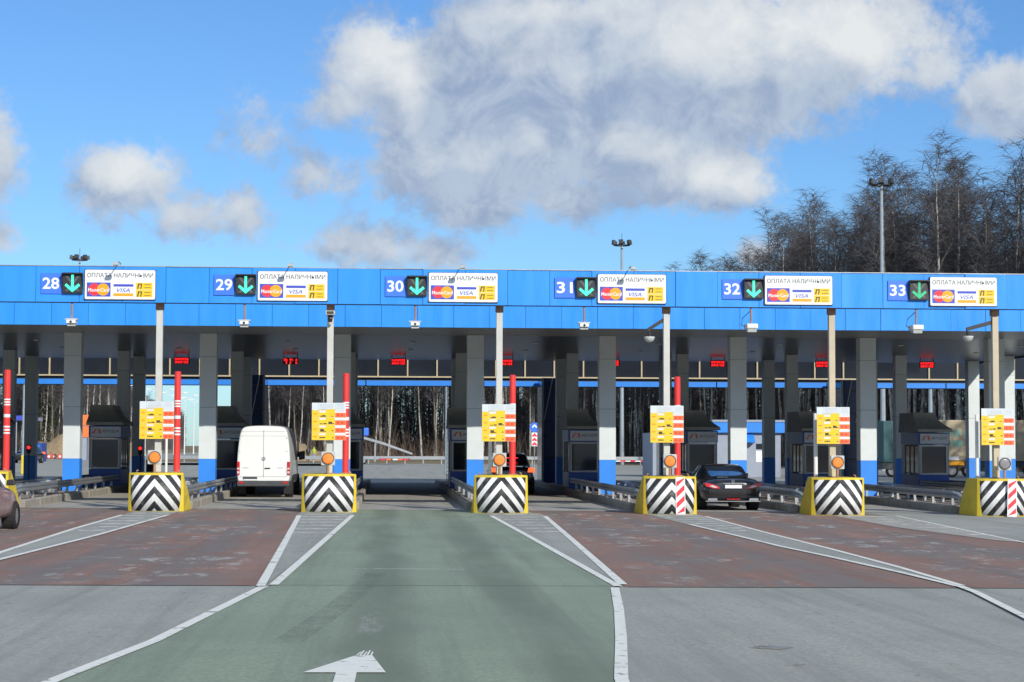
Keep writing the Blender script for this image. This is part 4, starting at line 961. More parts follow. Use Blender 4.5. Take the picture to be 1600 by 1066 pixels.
HAT = [(0.0, .60, .45, .70, .85), (.03, .76, .34, .76, .93), (.2, .83, .26, .84, .99), (.8, .86, .22, .88, 1.0), (1.5, .87, .22, .88, .99), (2.8, .87, .22, .86, .97), (3.3, .86, .22, .83, .94), (3.95, .80, .26, .72, .80), (4.2, .66, .32, .60, .66), (4.28, .45, .38, .52, .56)]
HCAB = [(.10, .66, .96, .52, 1.0), (.35, .74, .95, .54, 1.22), (.75, .79, .95, .55, 1.42), (1.5, .80, .94, .56, 1.49), (2.2, .80, .93, .55, 1.45), (2.75, .77, .92, .58, 1.2), (3.35, .68, .90, .60, .95)]
mc = car('hatchback', 'dusty maroon hatchback cut off by the left edge', 'car', (-9.05, 39.35, gz(-9) + .012), R(-1.5), 'car_maroon', HAT, HCAB, (.285, .19, .85, .72, 3.42), seg=SEG)
for s in (-1, 1):
    m = MB(); m.prism([(s * .62, .74), (s * .84, .74), (s * .80, .98), (s * .66, .98)], 'y', -.01, .2); m.build('tail_light', 'tail_red', mc, bevel=.015)
    m = MB(); m.prism([(s * .83, .95), (s * 1.02, .96), (s * 1.0, 1.09), (s * .84, 1.07)], 'y', 2.55, 2.66); m.build('mirror', 'black_plastic', mc, bevel=.02)
    for yy in (1.72,):
        m = MB(); m.box(s * .873 - .003, s * .873 + .003, yy, yy + .012, .35, .92); m.build('door_seam', 'black_plastic', mc)
m = MB(); m.box(-.26, .26, -.02, .05, .55, .66); m.build('number_plate', 'plate_white', mc)
SUV = [(a, b * 1.03, c + .02, d + .08, e + .08) for a, b, c, d, e in HAT]; SCB = [(a, b * 1.03, c + .08, d * 1.05, e + .10 + (.06 if 0 < i < 5 else 0)) for i, (a, b, c, d, e) in enumerate(HCAB)]
sv = car('crossover', 'dark car with brake lights on, half hidden behind the lane thirty-one barrier', 'car', (5.02, 77.0, gz(5) + .012), 0, 'car_black', SUV, SCB, (.34, .22, .87, .75, 3.4), seg=SEG)
for s in (-1, 1):
    m = MB(); m.prism([(s * .60, .86), (s * .90, .86), (s * .86, 1.04), (s * .66, 1.04)], 'y', -.02, .2); m.build('tail_light', 'tail_lit', sv)
m = MB(); m.box(-.26, .26, -.02, .05, .62, .73); m.build('number_plate', 'plate_white', sv)
m = MB(); m.box(-.22, .22, .22, .27, 1.42, 1.445); m.build('brake_light', 'lamp_red', sv)
m = MB(); m.box(-.45, .45, 1.2, 1.6, 1.625, 1.66); m.build('roof_rack', 'galvanised', sv)

# white panel van
def van():
    t = thing('panel_van', 'tall white panel van waiting at the booth in lane twenty-nine', 'van', (-4.40, 69.0, gz(-4.4) + .012), R(-.5))
    st = [(0.0, .90, .52, 2.50, .98), (.03, .935, .48, 2.545, 1.0), (.10, .955, .46, 2.565, 1.0), (.8, .975, .44, 2.585, 1.0), (3.9, .985, .42, 2.60, 1.0), (4.35, .98, .42, 2.50, 1.0), (4.9, .965, .42, 1.95, .9), (5.25, .95, .42, 1.42, .85), (5.75, .92, .42, 1.18, .8), (6.0, .80, .46, .95, .78), (6.05, .6, .52, .85, .75)]
    rings = []
    for y, w, zb, zt, q in st:
        top = .79 if y < 4.6 else .86
        h = zt - zb
        half = [(0, zb), (.88 * w, zb), (.985 * w, zb + .10), (w, zb + .30 * h), (.992 * w, zb + .45 * h), (.955 * w, zb + .68 * h), (.885 * w, zb + .90 * h), (top * w, zb + .975 * h), (.5 * w, zt - .01), (0, zt)]
        rings.append([(x, y, z) for x, z in half] + [(-x, y, z) for x, z in reversed(half[1:-1])])
    m = MB(); m.rings(rings); m.build('body', 'van_white', t, smooth=True, subsurf=2)
    y = -.006
    m = MB(); m.box(-.004, .004, y - .003, .02, .72, 2.40); m.build('door_seam', 'bumper_grey', t)
    m = MB(); m.box(-.84, .84, y - .001, .02, 2.19, 2.197); m.build('panel_crease', 'print_line', t)
    m = MB(); m.box(-.84, .84, y - .001, .02, .745, .753); m.build('panel_crease', 'print_line', t)
    m = MB(); m.box(-.80, .80, y - .001, .02, 2.36, 2.366); m.build('panel_crease', 'print_line', t)
    for s in (-1, 1):
        m = MB(); m.box(min(s * .835, s * .94), max(s * .835, s * .94), -.035, .14, .80, 1.28); tl = m.build('tail_light', 'tail_red', t, bevel=.02)
        m = MB(); m.box(min(s * .845, s * .93), max(s * .845, s * .93), -.041, -.036, .86, .93); m.box(min(s * .845, s * .93), max(s * .845, s * .93), -.041, -.036, 1.0, 1.06); m.build('clear_lens', 'tail_clear', tl)
        m = MB(); m.box(min(s * .70, s * .86), max(s * .70, s * .86), -.126, -.11, .50, .575); m.build('reflector', 'tail_red', t)
        for z in (.95, 1.65, 2.12):
            m = MB(); m.box(min(s * .80, s * .86), max(s * .80, s * .86), -.02, .01, z, z + .035); m.build('hinge', 'van_white', t)
        m = MB(); m.prism([(s * .99, 1.30), (s * 1.22, 1.34), (s * 1.22, 1.66), (s * .99, 1.62)], 'y', 4.75, 4.88); m.build('mirror', 'black_plastic', t, bevel=.03)
        m = MB(); m.prism([(4.62, 1.42), (5.05, 1.42), (4.72, 1.95), (4.15, 2.02), (3.95, 1.42)], 'x', s * .985 - .02, s * .985 + .006); m.build('side_window', 'car_glass', t)
        m = MB(); m.box(min(s * .99, s * .975), max(s * .99, s * .975), 1.2, 4.0, .62, .80); m.build('rub_strip', 'bumper_grey', t)
    m = MB(); m.box(-.93, .93, -.11, .25, .40, .60); m.build('bumper', 'bumper_grey', t, bevel=.03)
    m = MB(); m.box(-.72, .68 - .90, -.02, .02, .66, .735); m.build('plate_lamp', 'bumper_grey', t)
    m = MB(); m.box(-.68, -.18, -.02, .01, .545 + .06, .655); m.build('number_plate', 'plate_white', t)
    m = MB(); m.box(.04, .24, -.03, 0, 1.025, 1.06); m.build('handle', 'black_plastic', t)
    m = MB(); n = 24; m.rings([[(q * math.cos(2 * math.pi * i / n), yy, 1.38 + q * math.sin(2 * math.pi * i / n)) for i in range(n)] for q, yy in ((.065, .01), (.065, -.02), (.052, -.02), (.052, .01))], True, False)
    for a in (90, 210, 330): m.prism([(.009 * math.cos(R(a + 90)), 1.38 + .009 * math.sin(R(a + 90))), (.055 * math.cos(R(a)), 1.38 + .055 * math.sin(R(a))), (.009 * math.cos(R(a - 90)), 1.38 + .009 * math.sin(R(a - 90)))], 'y', -.019, .005)
    m.build('emblem', 'dark_metal', t)
    for x0, x1 in ((-.74, -.52), (.50, .70)):
        m = MB()
        for i in range(6): m.box(x0 + (x1 - x0) * i / 6, x0 + (x1 - x0) * (i + .7) / 6, -.009, 0, 1.045, 1.07)
        m.build('badge', 'print_line', t)
    for yy in (1.15, 5.1):
        for s in (-1, 1):
            wheel(t, s * .885, yy, .36, .22, s, 6)
            m = MB(); nn = 20; m.rings([[(s * q, yy + .42 * math.cos(2 * math.pi * i / nn), .36 + .42 * math.sin(2 * math.pi * i / nn)) for i in range(nn)] for q in (.70, .982)]); m.build('wheel_arch', 'rubber', t)
    m = MB(); m.box(-.95, -.68, .72, .74, .12, .48); m.box(.68, .95, .72, .74, .12, .48); m.build('mud_flap', 'rubber', t)
    return t
van()

# ------------------------------------------------------------------ things beyond the plaza
def mast(loc, label, h, heads=6, rb=.26, group='floodlight masts'):
    t = thing('floodlight_mast', label, 'light mast', loc, 0, group)
    m = MB(); m.tube([(0, 0, 0), (0, 0, h * .5), (0, 0, h)], [rb, rb * .75, rb * .5], 10); m.build('pole', 'mast_grey', t)
    m = MB(); n = 16
    m.rings([[(q * math.cos(2 * math.pi * i / n), q * math.sin(2 * math.pi * i / n), h - .1 + z) for i in range(n)] for q, z in ((.85, 0), (.95, 0), (.95, .1), (.85, .1), (.85, 0))], True, False)
    m.box(-.9, .9, -.05, .05, h - .12, h + .02); m.box(-.05, .05, -.9, .9, h - .121, h + .019); m.build('crown_ring', 'dark_metal', t)
    for i in range(heads):
        a = 2 * math.pi * i / heads + .3; c, s_ = math.cos(a), math.sin(a)
        m = MB(); m.prism([(-.12, .08), (.16, .16), (.08, .62), (-.20, .52)], 'y', -.24, .24)
        o = m.build('floodlight', 'dark_metal', t, loc=(1.02 * c, 1.02 * s_, h - .1)); o.rotation_euler = (0, 0, a)
    m = MB(); m.tube([(0, 0, h), (0, 0, h + 1.3)], .03, 6); m.build('rod', 'dark_metal', t)
mast((26.2, 214, gz(26)), 'grey floodlight mast rising above the gantry over lane thirty-one', 24.7)
mast((44.4, 170, gz(40)), 'tall grey floodlight mast in front of the birches at right', 25.8, 6)
mast((-36.6, 230, gz(-37)), 'floodlight mast peeping over the gantry above lane twenty-eight', 23.7, 6, .2)
for (x, y, h, r_, lab) in ((-27.9, 150, 9, .18, 'pale blue lamp post seen at the far left under the canopy'), (4.05, 132, 9, .13, 'pale blue lamp post just right of the car transporter'), (43.0, 150, 8.5, .22, 'pale lamp post seen between the columns right of lane thirty-three')):
    t = thing('lamp_post', lab, 'lamp post', (x, y, gz(x)), 0, 'lamp posts past the plaza')
    m = MB(); m.tube([(0, 0, 0), (0, 0, h)], [r_, r_ * .6], 10); m.build('pole', 'mast_grey', t)
    m = MB(); m.tube([(0, 0, h), (.5, -.3, h + .35), (1.4, -.6, h + .4)], .06, 6); m.build('arm', 'mast_grey', t)
    m = MB(); m.box(1.3, 2.0, -.75, -.45, h + .33, h + .45); m.build('lamp_head', 'lamp_white', t)
def hw_lamp():
    t = thing('highway_lamp', '', 'street lamp', group='double armed lamps along the highway')
    m = MB(); m.tube([(0, 0, 0), (0, 0, 10.2)], [.12, .07], 8); m.build('pole', 'lamp_white', t)
    for s in (-1, 1):
        m = MB(); m.tube([(0, 0, 10.1), (s * 1.6, 0, 11.0)], .05, 6); a = m.build('arm', 'lamp_white', t)
        m = MB(); m.box(min(s * 1.5, s * 2.5), max(s * 1.5, s * 2.5), -.2, .2, 11.0, 11.22); m.build('lamp_head', 'lamp_white', a)
    return t
place([((-38.0, y, gz(-38)), l) for y, l in ((305, 'white double armed highway lamp, nearest of the row on the left'), (326, 'white double armed highway lamp, second of the row'), (346, 'white double armed highway lamp, third of the row'),
       (364, 'white double armed highway lamp, fourth of the row'), (381, 'white double armed highway lamp, fifth of the row'), (397, 'white double armed highway lamp, farthest of the row'))], hw_lamp)
# keep-right sign with chevron plate
t = thing('keep_sign', 'blue round arrow sign above a red chevron plate beyond lane thirty-one', 'road sign', (10.72, 140, gz(10.7)))
m = MB(); m.tube([(0, 0, 0), (0, 0, 3.6)], .04, 8); m.build('post', 'galvanised', t)
m = MB(); disc(m, 0, 3.33, .35, -.07, -.05); d = m.build('disc', 'number_blue', t)
m = MB(); m.prism([(0, 3.56), (-.2, 3.36), (-.13, 3.29), (0, 3.42), (.13, 3.29), (.2, 3.36)], 'y', -.076, -.072); m.build('arrow', 'print_white', d)
m = MB(); m.box(-.22, .22, -.065, -.05, 1.95, 2.95); p = m.build('chevron_plate', 'print_white', t)
for i in range(3): m = MB(); z = 2.0 + .32 * i; m.prism([(-.18, z), (-.06, z), (-.06, z - .0), (0, z + .06), (.06, z), (.18, z), (.18, z + .1), (0, z + .27), (-.18, z + .1)], 'y', -.071, -.068); m.build('chevron', 'print_red', p)
# far guard rail and red-white boom
t = thing('far_guard_rail', 'long grey guard rail at the far edge of the plaza', 'guard rail', (0, 206, 0))
m = MB(); m.box(-22, 36, -.04, .04, .45, .80); m.build('beam', 'galvanised', t)
m = MB(); m.box(-.06, .06, .045, .15, -.1, .75); me = m.mesh('rail_post', 'galvanised')
for i in range(30): obj('rail_post', me, t, (-21.5 + 1.95 * i, 0, 0))
t = thing('striped_boom', 'red and white striped boom behind the lane thirty-two column', 'boom', (18.0, 160, gz(18)))
m = MB(); m.box(-.2, .2, -.2, .2, 0, 1.1); m.build('cabinet', 'lamp_white', t)
for i in range(10): m = MB(); m.box(.2 + .42 * i, .2 + .42 * (i + 1), -.03, .03, .72, .82); m.build('arm_band', 'print_red' if i % 2 else 'sign_white', t)
# cabin with a blue parapet
t = thing('site_cabin', 'grey site cabin with blue parapet beyond lanes thirty-two and thirty-three', 'building', (17.2, 124, gz(20)))
m = MB(); m.box(0, 8.4, 0, 5, 0, 2.9); m.build('wall', 'cabin_wall', t)
m = MB(); m.box(3.9, 8.7, -.3, 5.2, 2.92, 3.6); m.build('parapet', 'column_blue', t)
m = MB(); m.box(3.85, 8.75, -.35, 5.25, 3.61, 3.75); m.build('coping', 'cabin_wall', t)
m = MB(); m.prism([(-.7, 2.3), (-.02, 2.85), (-.02, 2.2)], 'x', 5.4, 6.6); m.build('awning', 'column_blue', t)
m = MB(); m.box(6.75, 7.25, -.03, -.003, 1.0, 1.75); m.build('notice', 'sign_white', t)
m = MB(); m.box(6.78, 7.22, -.03, -.003, 1.85, 2.2); m.build('window', 'glass_dark', t)
m = MB(); m.box(.6, 1.8, -.03, -.003, 0.9, 2.2); m.build('window', 'glass_dark', t)
# lorry with a beige box body
t = thing('lorry', 'beige box lorry with faded green print parked at right', 'lorry', (38.6, 132, gz(38)))
m = MB(); m.box(-.6, 8.0, 0, 2.5, 1.15, 4.0); b = m.build('box_body', 'truck_beige', t, bevel=.04)
m = MB()
for x0, x1, z0, z1 in ((.1, .75, 2.9, 3.25), (.9, 1.3, 2.85, 3.3), (1.5, 2.3, 2.9, 3.25), (.1, .6, 2.2, 2.6), (.8, 1.5, 2.15, 2.6), (1.7, 2.4, 2.2, 2.6), (3.2, 4.6, 2.8, 3.2), (3.4, 4.4, 2.1, 2.5)): m.box(x0, x1, -.012, -.003, z0, z1)
m.build('faded_print', 'truck_green_print', b)
m = MB(); m.box(-.6, 8.0, .1, 2.4, .7, 1.14); m.build('chassis', 'dark_metal', t)
m = MB(); m.box(-.5, 1.6, -.03, .0, .85, 1.12); m.build('marker_strip', 'print_orange', t)
m = MB(); m.box(-.7, 1.2, -.04, -.012, 1.2, 1.45); m.build('side_board', 'sign_white', t)
for x in (.8, 2.0, 6.4): wheel(t, x, .35, .48, .28, -1).rotation_euler = (0, 0, R(90))
t = thing('covered_truck', 'dark teal covered truck beside the beige lorry', 'lorry', (34.6, 131, gz(34)))
m = MB(); m.box(-.4, 2.6, 0, 3.5, 1.0, 3.9); m.build('cover', 'truck_teal', t, bevel=.08)
m = MB(); m.box(-.4, 2.6, .1, 3.4, .55, .99); m.build('chassis', 'dark_metal', t)
for x in (.3, 1.9): wheel(t, x, .3, .45, .28, -1).rotation_euler = (0, 0, R(90))
# car transporter
t = thing('car_transporter', 'empty car transporter trailer with sloping ramp beyond lane thirty', 'trailer', (-3.4, 196, 0))
m = MB(); m.prism([(-1.2, 2.45), (.4, 2.75), (3.2, 1.95), (5.9, 1.0), (5.95, 1.12), (3.2, 2.1), (.4, 2.92), (-1.2, 2.6)], 'y', -1.1, 1.1); m.build('ramp', 'transporter_grey', t)
for yy in (-1.0, -.35, .35, 1.0):
    m = MB(); m.prism([(.4, 2.93), (3.2, 2.11), (5.9, 1.13), (5.9, 1.20), (3.2, 2.2), (.4, 3.02)], 'y', yy - .05, yy + .05); m.build('ramp_rail', 'galvanised', t)
m = MB(); m.box(-1.2, 5.2, -1.1, 1.1, .55, .85); m.build('lower_deck', 'transporter_grey', t)
for x in (-.9, .5, 2.1):
    for yy in (-1.15, 1.05): m = MB(); m.box(x, x + .14, yy, yy + .1, .3, 2.6 - max(0, (x - .5)) * .28); m.build('upright', 'transporter_grey', t)
for x in (.0, .95): wheel(t, x, -.95, .42, .3, -1).rotation_euler = (0, 0, R(90))
m = MB(); m.box(2.6, 5.7, -1.16, -1.11, .42, .62); rb = m.build('rear_bar', 'dark_metal', t)
for i, (x, mt) in enumerate(((2.7, 'print_red'), (3.3, 'print_fire'), (3.95, 'sign_white'), (4.45, 'print_fire'), (5.05, 'print_red'))): m = MB(); m.box(x, x + .5, -1.18, -1.165, .45, .59); m.build('marker', mt, rb)
m = MB(); m.box(-1.2, -.3, -1.0, 1.0, .9, 2.2); m.box(-.3, .1, -1, 1, .9, 1.7); m.build('white_load', 'lamp_white', t, bevel=.1)
m = MB(); m.box(-1.6, .9, -.9, .9, 2.95, 3.75); m.build('upper_load', 'sign_white', t, bevel=.12)
m = MB(); m.box(.92, 1.5, -.88, .88, 2.9, 3.72); m.build('blue_end', 'number_blue', t, bevel=.12)
# left-hand background
t = thing('service_kiosk', 'low grey kiosk with blue and white roof band at far left', 'building', (-44, 205, gz(-44)))
m = MB(); m.box(0, 4.2, 0, 4, 0, 4.2); m.build('wall', 'cabin_wall', t)
for i in range(4): m = MB(); m.box(-.6 + 1.9 * i, 1.2 + 1.9 * i, -.6, -.3, 4.22 + .02 * i, 4.75); m.build('roof_panel', ('sign_white', 'number_blue', 'sign_white', 'print_blue')[i], t)
m = MB(); m.box(-.6, 7.0, -.28, 4.5, 4.25, 4.6); m.build('roof', 'cabin_wall', t)
for x in (5.0, 6.8): m = MB(); m.box(x, x + .15, -.2, -.05, 0, 4.24); m.build('roof_post', 'mast_grey', t)
t = thing('container', 'dark blue container by the far kiosk', 'container', (-37.0, 200, gz(-37)))
m = MB(); m.box(0, 1.6, 0, 3, 0, 1.9); m.build('shell', 'booth_blue', t)
m = MB(); m.box(.2, 1.4, -.03, -.002, .2, 1.7); m.build('door', 'number_blue', t)
for i, (x, y) in enumerate(((-36.6, 186), (-33.4, 186))):
    c_ = dup(sv, (x, y, gz(x) + .012), ('dark parked car by the blue container', 'dark parked car right of the blue container')[i], R(170))
for i in range(7):
    t = thing('painted_ring', 'red and white ring in the far left row, %s from the left' % ('first second third fourth fifth sixth last'.split()[i]), 'ring', (-43.2 + .66 * i, 238, gz(-43)), 0, 'red and white rings in a row')
    m = MB(); n = 18; prof = [(.22 + .07 * math.cos(2 * math.pi * j / 8), .07 * math.sin(2 * math.pi * j / 8)) for j in range(9)]
    m.rings([[(q[0] * math.cos(2 * math.pi * a / n), q[1], .29 + q[0] * math.sin(2 * math.pi * a / n)) for a in range(n)] for q in prof], True, False); m.build('rim', 'red_paint', t, smooth=True)
    m = MB(); disc(m, 0, .29, .16, -.02, .02, 16); m.build('centre', 'sign_white', t)
t = thing('yellow_block', 'dull yellow concrete block beyond the boom of lane twenty-eight', 'concrete block', (-22.1, 118, gz(-22)))
m = MB(); m.prism([(0, 0), (.75, 0), (.75, 1.0), (.62, 1.15), (0, 1.15)], 'y', 0, .8); m.build('block', 'yellow_paint', t, bevel=.03)
m = MB(); m.box(.2, .62, -.02, -.003, .25, .5); m.build('stencil', 'print_dark', t)
t = thing('orange_shelter', 'orange panelled shelter seen just left of the lane twenty-eight booth', 'shelter', (-36.2, 225, gz(-36)))
m = MB(); m.box(0, 1.5, 0, 1.5, 0, 5.2); m.build('body', 'cabin_wall', t)
for z in (2.6, 3.95): m = MB(); m.box(-.2, 1.8, -.1, -.01, z, z + 1.25); m.build('panel', 'orange_sheet', t)
t = thing('straw_bank', 'bare brown earth bank behind the plaza seen beside the van', 'earth bank', (-12.5, 236, 0)); m = MB(); rb_ = random.Random(3); rings = []
for i in range(15):
    x = -1.5 + i * 0.55; hh = (1.9 + .9 * math.sin(i * .45) + rb_.uniform(-.2, .2)) * (1 if 1 < i < 13 else .25)
    rings.append([(x, -5, -.3), (x, -3.2, hh * .55), (x, -1, hh), (x, 3, hh * 1.05), (x, 7, -.3)])
m.rings(rings); m.build('bank', 'straw_heap', t, smooth=True)
t = thing('straw_bank', 'sunlit brown earth bank below the birches at far left', 'earth bank', (-38.5, 246, gz(-38))); m = MB(); rings = []
for i in range(12):
    x = -8 + i * 1.3; hh = (1.2 + .34 * i + .4 * math.sin(i * 1.7) + rb_.uniform(-.35, .35)) * (1 if 0 < i < 10 else .4)
    rings.append([(x, -5, -.3), (x, -3.2, hh * .55), (x, -1, hh), (x, 3, hh * 1.05), (x, 7, -.3)])
m.rings(rings); m.build('bank', 'straw_heap', t, smooth=True)
t = thing('cable_mast', 'thin black cable mast beside the booth right of the green lane', 'mast', (IX[3] - .3, 91.2, gz(3) + .19))
m = MB(); m.tube([(-.06, 0, 0), (-.06, 0, 4.6)], .018, 6); m.tube([(.06, 0, 0), (.06, 0, 4.6)], .018, 6); m.build('rail', 'black_plastic', t)
m = MB()
for i in range(22): m.box(-.06, .06, -.012, .012, .1 + .2 * i, .12 + .2 * i)
m.build('rung', 'black_plastic', t)
# two people far behind the van lane
def person(label, x, y, jacket, legs):
    t = thing('person', label, 'person', (x, y, gz(x)), 0, 'people standing beyond the plaza')
    vs = [(0, 0, .95), (0, 0, 1.2), (0, 0, 1.42), (0, 0, 1.52), (0, 0, 1.62), (0, 0, 1.72), (-.19, 0, 1.40), (-.25, .02, 1.12), (-.24, -.06, .86), (.19, 0, 1.40), (.25, .02, 1.12), (.24, -.06, .86),
          (-.10, 0, .88), (-.11, 0, .48), (-.11, .02, .06), (-.12, -.13, .03), (.10, 0, .88), (.11, 0, .48), (.11, .02, .06), (.12, -.13, .03)]
    es = [(0, 1), (1, 2), (2, 3), (3, 4), (4, 5), (2, 6), (6, 7), (7, 8), (2, 9), (9, 10), (10, 11), (0, 12), (12, 13), (13, 14), (14, 15), (0, 16), (16, 17), (17, 18), (18, 19)]
    rad = [.15, .15, .13, .06, .10, .085, .075, .055, .04, .075, .055, .04, .095, .065, .045, .04, .095, .065, .045, .04]
    me = bpy.data.meshes.new('body'); me.from_pydata(vs, es, []); me.materials.append(MATS[jacket]); o = obj('body', me, t)
    o.modifiers.new('k', 'SKIN')
    for i, v in enumerate(me.skin_vertices[0].data): v.radius = (rad[i], rad[i] * .8); v.use_root = i == 0
    s_ = o.modifiers.new('s', 'SUBSURF'); s_.levels = s_.render_levels = 1
    m = MB()
    for s in (-1, 1): m.tube([(s * .10, 0, .93), (s * .11, 0, .48), (s * .115, .02, .08)], [.115, .085, .07], 8)
    m.build('trousers', legs, t)
    m = MB(); m.tube([(0, .0, .92), (0, 0, 1.2), (0, 0, 1.46)], [.19, .20, .14], 10); m.build('jacket', jacket, t)
mat('hi_vis', (0.45, 0.50, 0.08), 0.7, var=0.1); mat('skin', (0.45, 0.28, 0.2), 0.6, var=0.05)
person('person in dark clothes standing beyond lane twenty-nine', -9.25, 226, 'black_plastic', 'dark_metal')
person('person in a yellow green vest and pale trousers beyond lane twenty-nine', -8.6, 227, 'hi_vis', 'cabin_wall')

# ------------------------------------------------------------------ woods
def cone(V, Fc, pts, rad, n=3):
    i0 = len(V)
    for k, p in enumerate(pts):
        d = (pts[min(k + 1, len(pts) - 1)] - pts[max(k - 1, 0)]); d.normalize()
        a = Vector((0, 0, 1)) if abs(d.z) < 0.9 else Vector((1, 0, 0)); u = d.cross(a); u.normalize(); w = d.cross(u)
        for j in range(n):
            t = 2 * math.pi * j / n; V.append(tuple(p + (u * math.cos(t) + w * math.sin(t)) * rad[k]))
    for k in range(len(pts) - 1):
        for j in range(n): Fc.append((i0 + k * n + j, i0 + k * n + (j + 1) % n, i0 + (k + 1) * n + (j + 1) % n, i0 + (k + 1) * n + j))
def raw(name, V, Fc, material, smooth=False):
    me = bpy.data.meshes.new(name); me.from_pydata(V, [], Fc); me.materials.append(MATS[material])
    if smooth: me.polygons.foreach_set('use_smooth', [True] * len(Fc))
    return me
def birch(seed, h=24.0, dens=1.0, low=0.34, bark='birch_bark'):
    r = random.Random(seed); TV, TF, CV, CF = [], [], [], []
    lean = Vector((r.uniform(-.05, .05), r.uniform(-.03, .03), 0)); bend = r.uniform(-.5, .5); n = 12; ax = []
    for i in range(n + 1):
        f = i / n; ax.append(Vector((lean.x * h * f + bend * math.sin(f * 3.0) + r.uniform(-.06, .06), lean.y * h * f + r.uniform(-.06, .06), h * f)))
    rb = h * r.uniform(.0058, .0075); cone(TV, TF, ax, [max(.015, rb * (1 - .92 * (i / n) ** 1.6)) * (1.25 if i == 0 else 1) for i in range(n + 1)], 7)
    def at(f):
        q = f * n; i = min(int(q), n - 1); return ax[i].lerp(ax[i + 1], q - i)
    def droop(p, d, L, k, rad):
        pts = [p]; v = d.normalized()
        for i in range(k): v = (v + Vector((0, 0, -.30 - .10 * i))).normalized(); pts.append(pts[-1] + v * (L / k))
        cone(CV, CF, pts, [rad * (1 - .85 * i / k) for i in range(k + 1)], 3)
    fork = r.random() < .35
    nl = int(36 * dens)
    for i in range(nl):
        f = low + (1 - low) * (i + r.random()) / nl; p = at(f); az = r.uniform(0, 2 * math.pi); rel = (f - low) / (1 - low)
        L = h * (.150 * (1 - rel) ** .42 * (.55 + .45 * min(1, rel * 5 + .2)) + .040) * r.uniform(.7, 1.15); el = R(r.uniform(46, 70))
        d = Vector((math.cos(az) * math.cos(el), math.sin(az) * math.cos(el), math.sin(el))); pts = [p]; v = d.copy(); ns = 5
        for j in range(ns): v = (v + Vector((r.uniform(-.16, .16), r.uniform(-.16, .16), 0.10 - .05 * j))).normalized(); pts.append(pts[-1] + v * L / ns)
        r0 = max(.02, rb * .42 * (1 - rel * .7)); cone(CV, CF, pts, [r0 * (1 - .82 * j / ns) for j in range(ns + 1)], 4)
        nb = max(4, int(L * 2.3 * dens))
        for b in range(nb):
            q = .22 + .78 * (b + r.random()) / nb; j = min(int(q * ns), ns - 1); s = pts[j].lerp(pts[j + 1], q * ns - j)
            a2 = r.uniform(0, 2 * math.pi); dd = (v * .6 + Vector((math.cos(a2), math.sin(a2), r.uniform(-.1, .7)))).normalized(); l2 = L * r.uniform(.16, .34) + .35
            e = s + dd * l2; mid = s.lerp(e, .55) + Vector((0, 0, .06 * l2)); cone(CV, CF, [s, mid, e], [.024, .017, .008], 3)
            for w in range(int(10 * dens)):
                g = r.uniform(.2, 1.0); st = s.lerp(mid, g * 2) if g < .5 else mid.lerp(e, g * 2 - 1); a3 = r.uniform(0, 2 * math.pi)
                droop(st, dd * .5 + Vector((math.cos(a3), math.sin(a3), r.uniform(-.2, .8))), r.uniform(.5, 1.5), 2, .0115)
    return raw('trunk', TV, TF, bark, True), raw('crown', CV, CF, 'birch_twig')
def spruce(seed, h=17.0):
    r = random.Random(seed); TV, TF, CV, CF = [], [], [], []
    cone(TV, TF, [Vector((0, 0, 0)), Vector((0, 0, h * .5)), Vector((0, 0, h))], [.2, .12, .01], 7)
    for i in range(150):
        f = .10 + .9 * (i + r.random()) / 150; z = h * f; L = (h * .19) * (1 - f) ** .85 + .25; az = r.uniform(0, 2 * math.pi); d = Vector((math.cos(az), math.sin(az), 0)); p0 = Vector((0, 0, z)); e = p0 + d * L + Vector((0, 0, -.22 * L)); cone(CV, CF, [p0, p0.lerp(e, .5) + Vector((0, 0, .05 * L)), e], [.03, .02, .008], 3)
        for k in range(int(10 + L * 9)):
            g = r.uniform(.15, 1); s = p0.lerp(e, g); a = r.uniform(0, 2 * math.pi); v = (d * .7 + Vector((math.cos(a) * .9, math.sin(a) * .9, r.uniform(-.9, .1)))).normalized() * r.uniform(.25, .6)
            cone(CV, CF, [s, s + v * .5, s + v], [.02, .045, .004], 3)
    return raw('trunk', TV, TF, 'aspen_bark', True), raw('crown', CV, CF, 'spruce_needle')
PROTO = [birch(100 + i, 24.0, (1.0, .95, 1.1, .9, 1.05, 1.0)[i], (.40, .34, .46, .30, .42, .36)[i], 'aspen_bark' if i == 3 else 'birch_bark') for i in range(6)]
SPR = [spruce(7), spruce(8, 15)]
rt = random.Random(11)
def tree(name, meshes, x, y, s, label, grp):
    t = thing(name, label, 'tree', (x, y, gz(x) - .15), rt.uniform(0, 6.28), grp); t.scale = (s * rt.uniform(.9, 1.12), s * rt.uniform(.9, 1.12), s)
    obj('trunk', meshes[0], t); obj('crown', meshes[1], t)
def along(poly, step):
    out = []; carry = 0.0
    for a, b in zip(poly, poly[1:]):
        a, b = Vector(a), Vector(b); L = (b - a).length; d = carry
        while d < L: out.append(a.lerp(b, d / L)); d += step
        carry = d - L
    return out
EDGE = [(74, 132), (60, 150), (51, 170), (46.5, 192), (43, 212), (38, 234), (28, 256), (5, 270), (-18.6, 275)]
cnt = 0
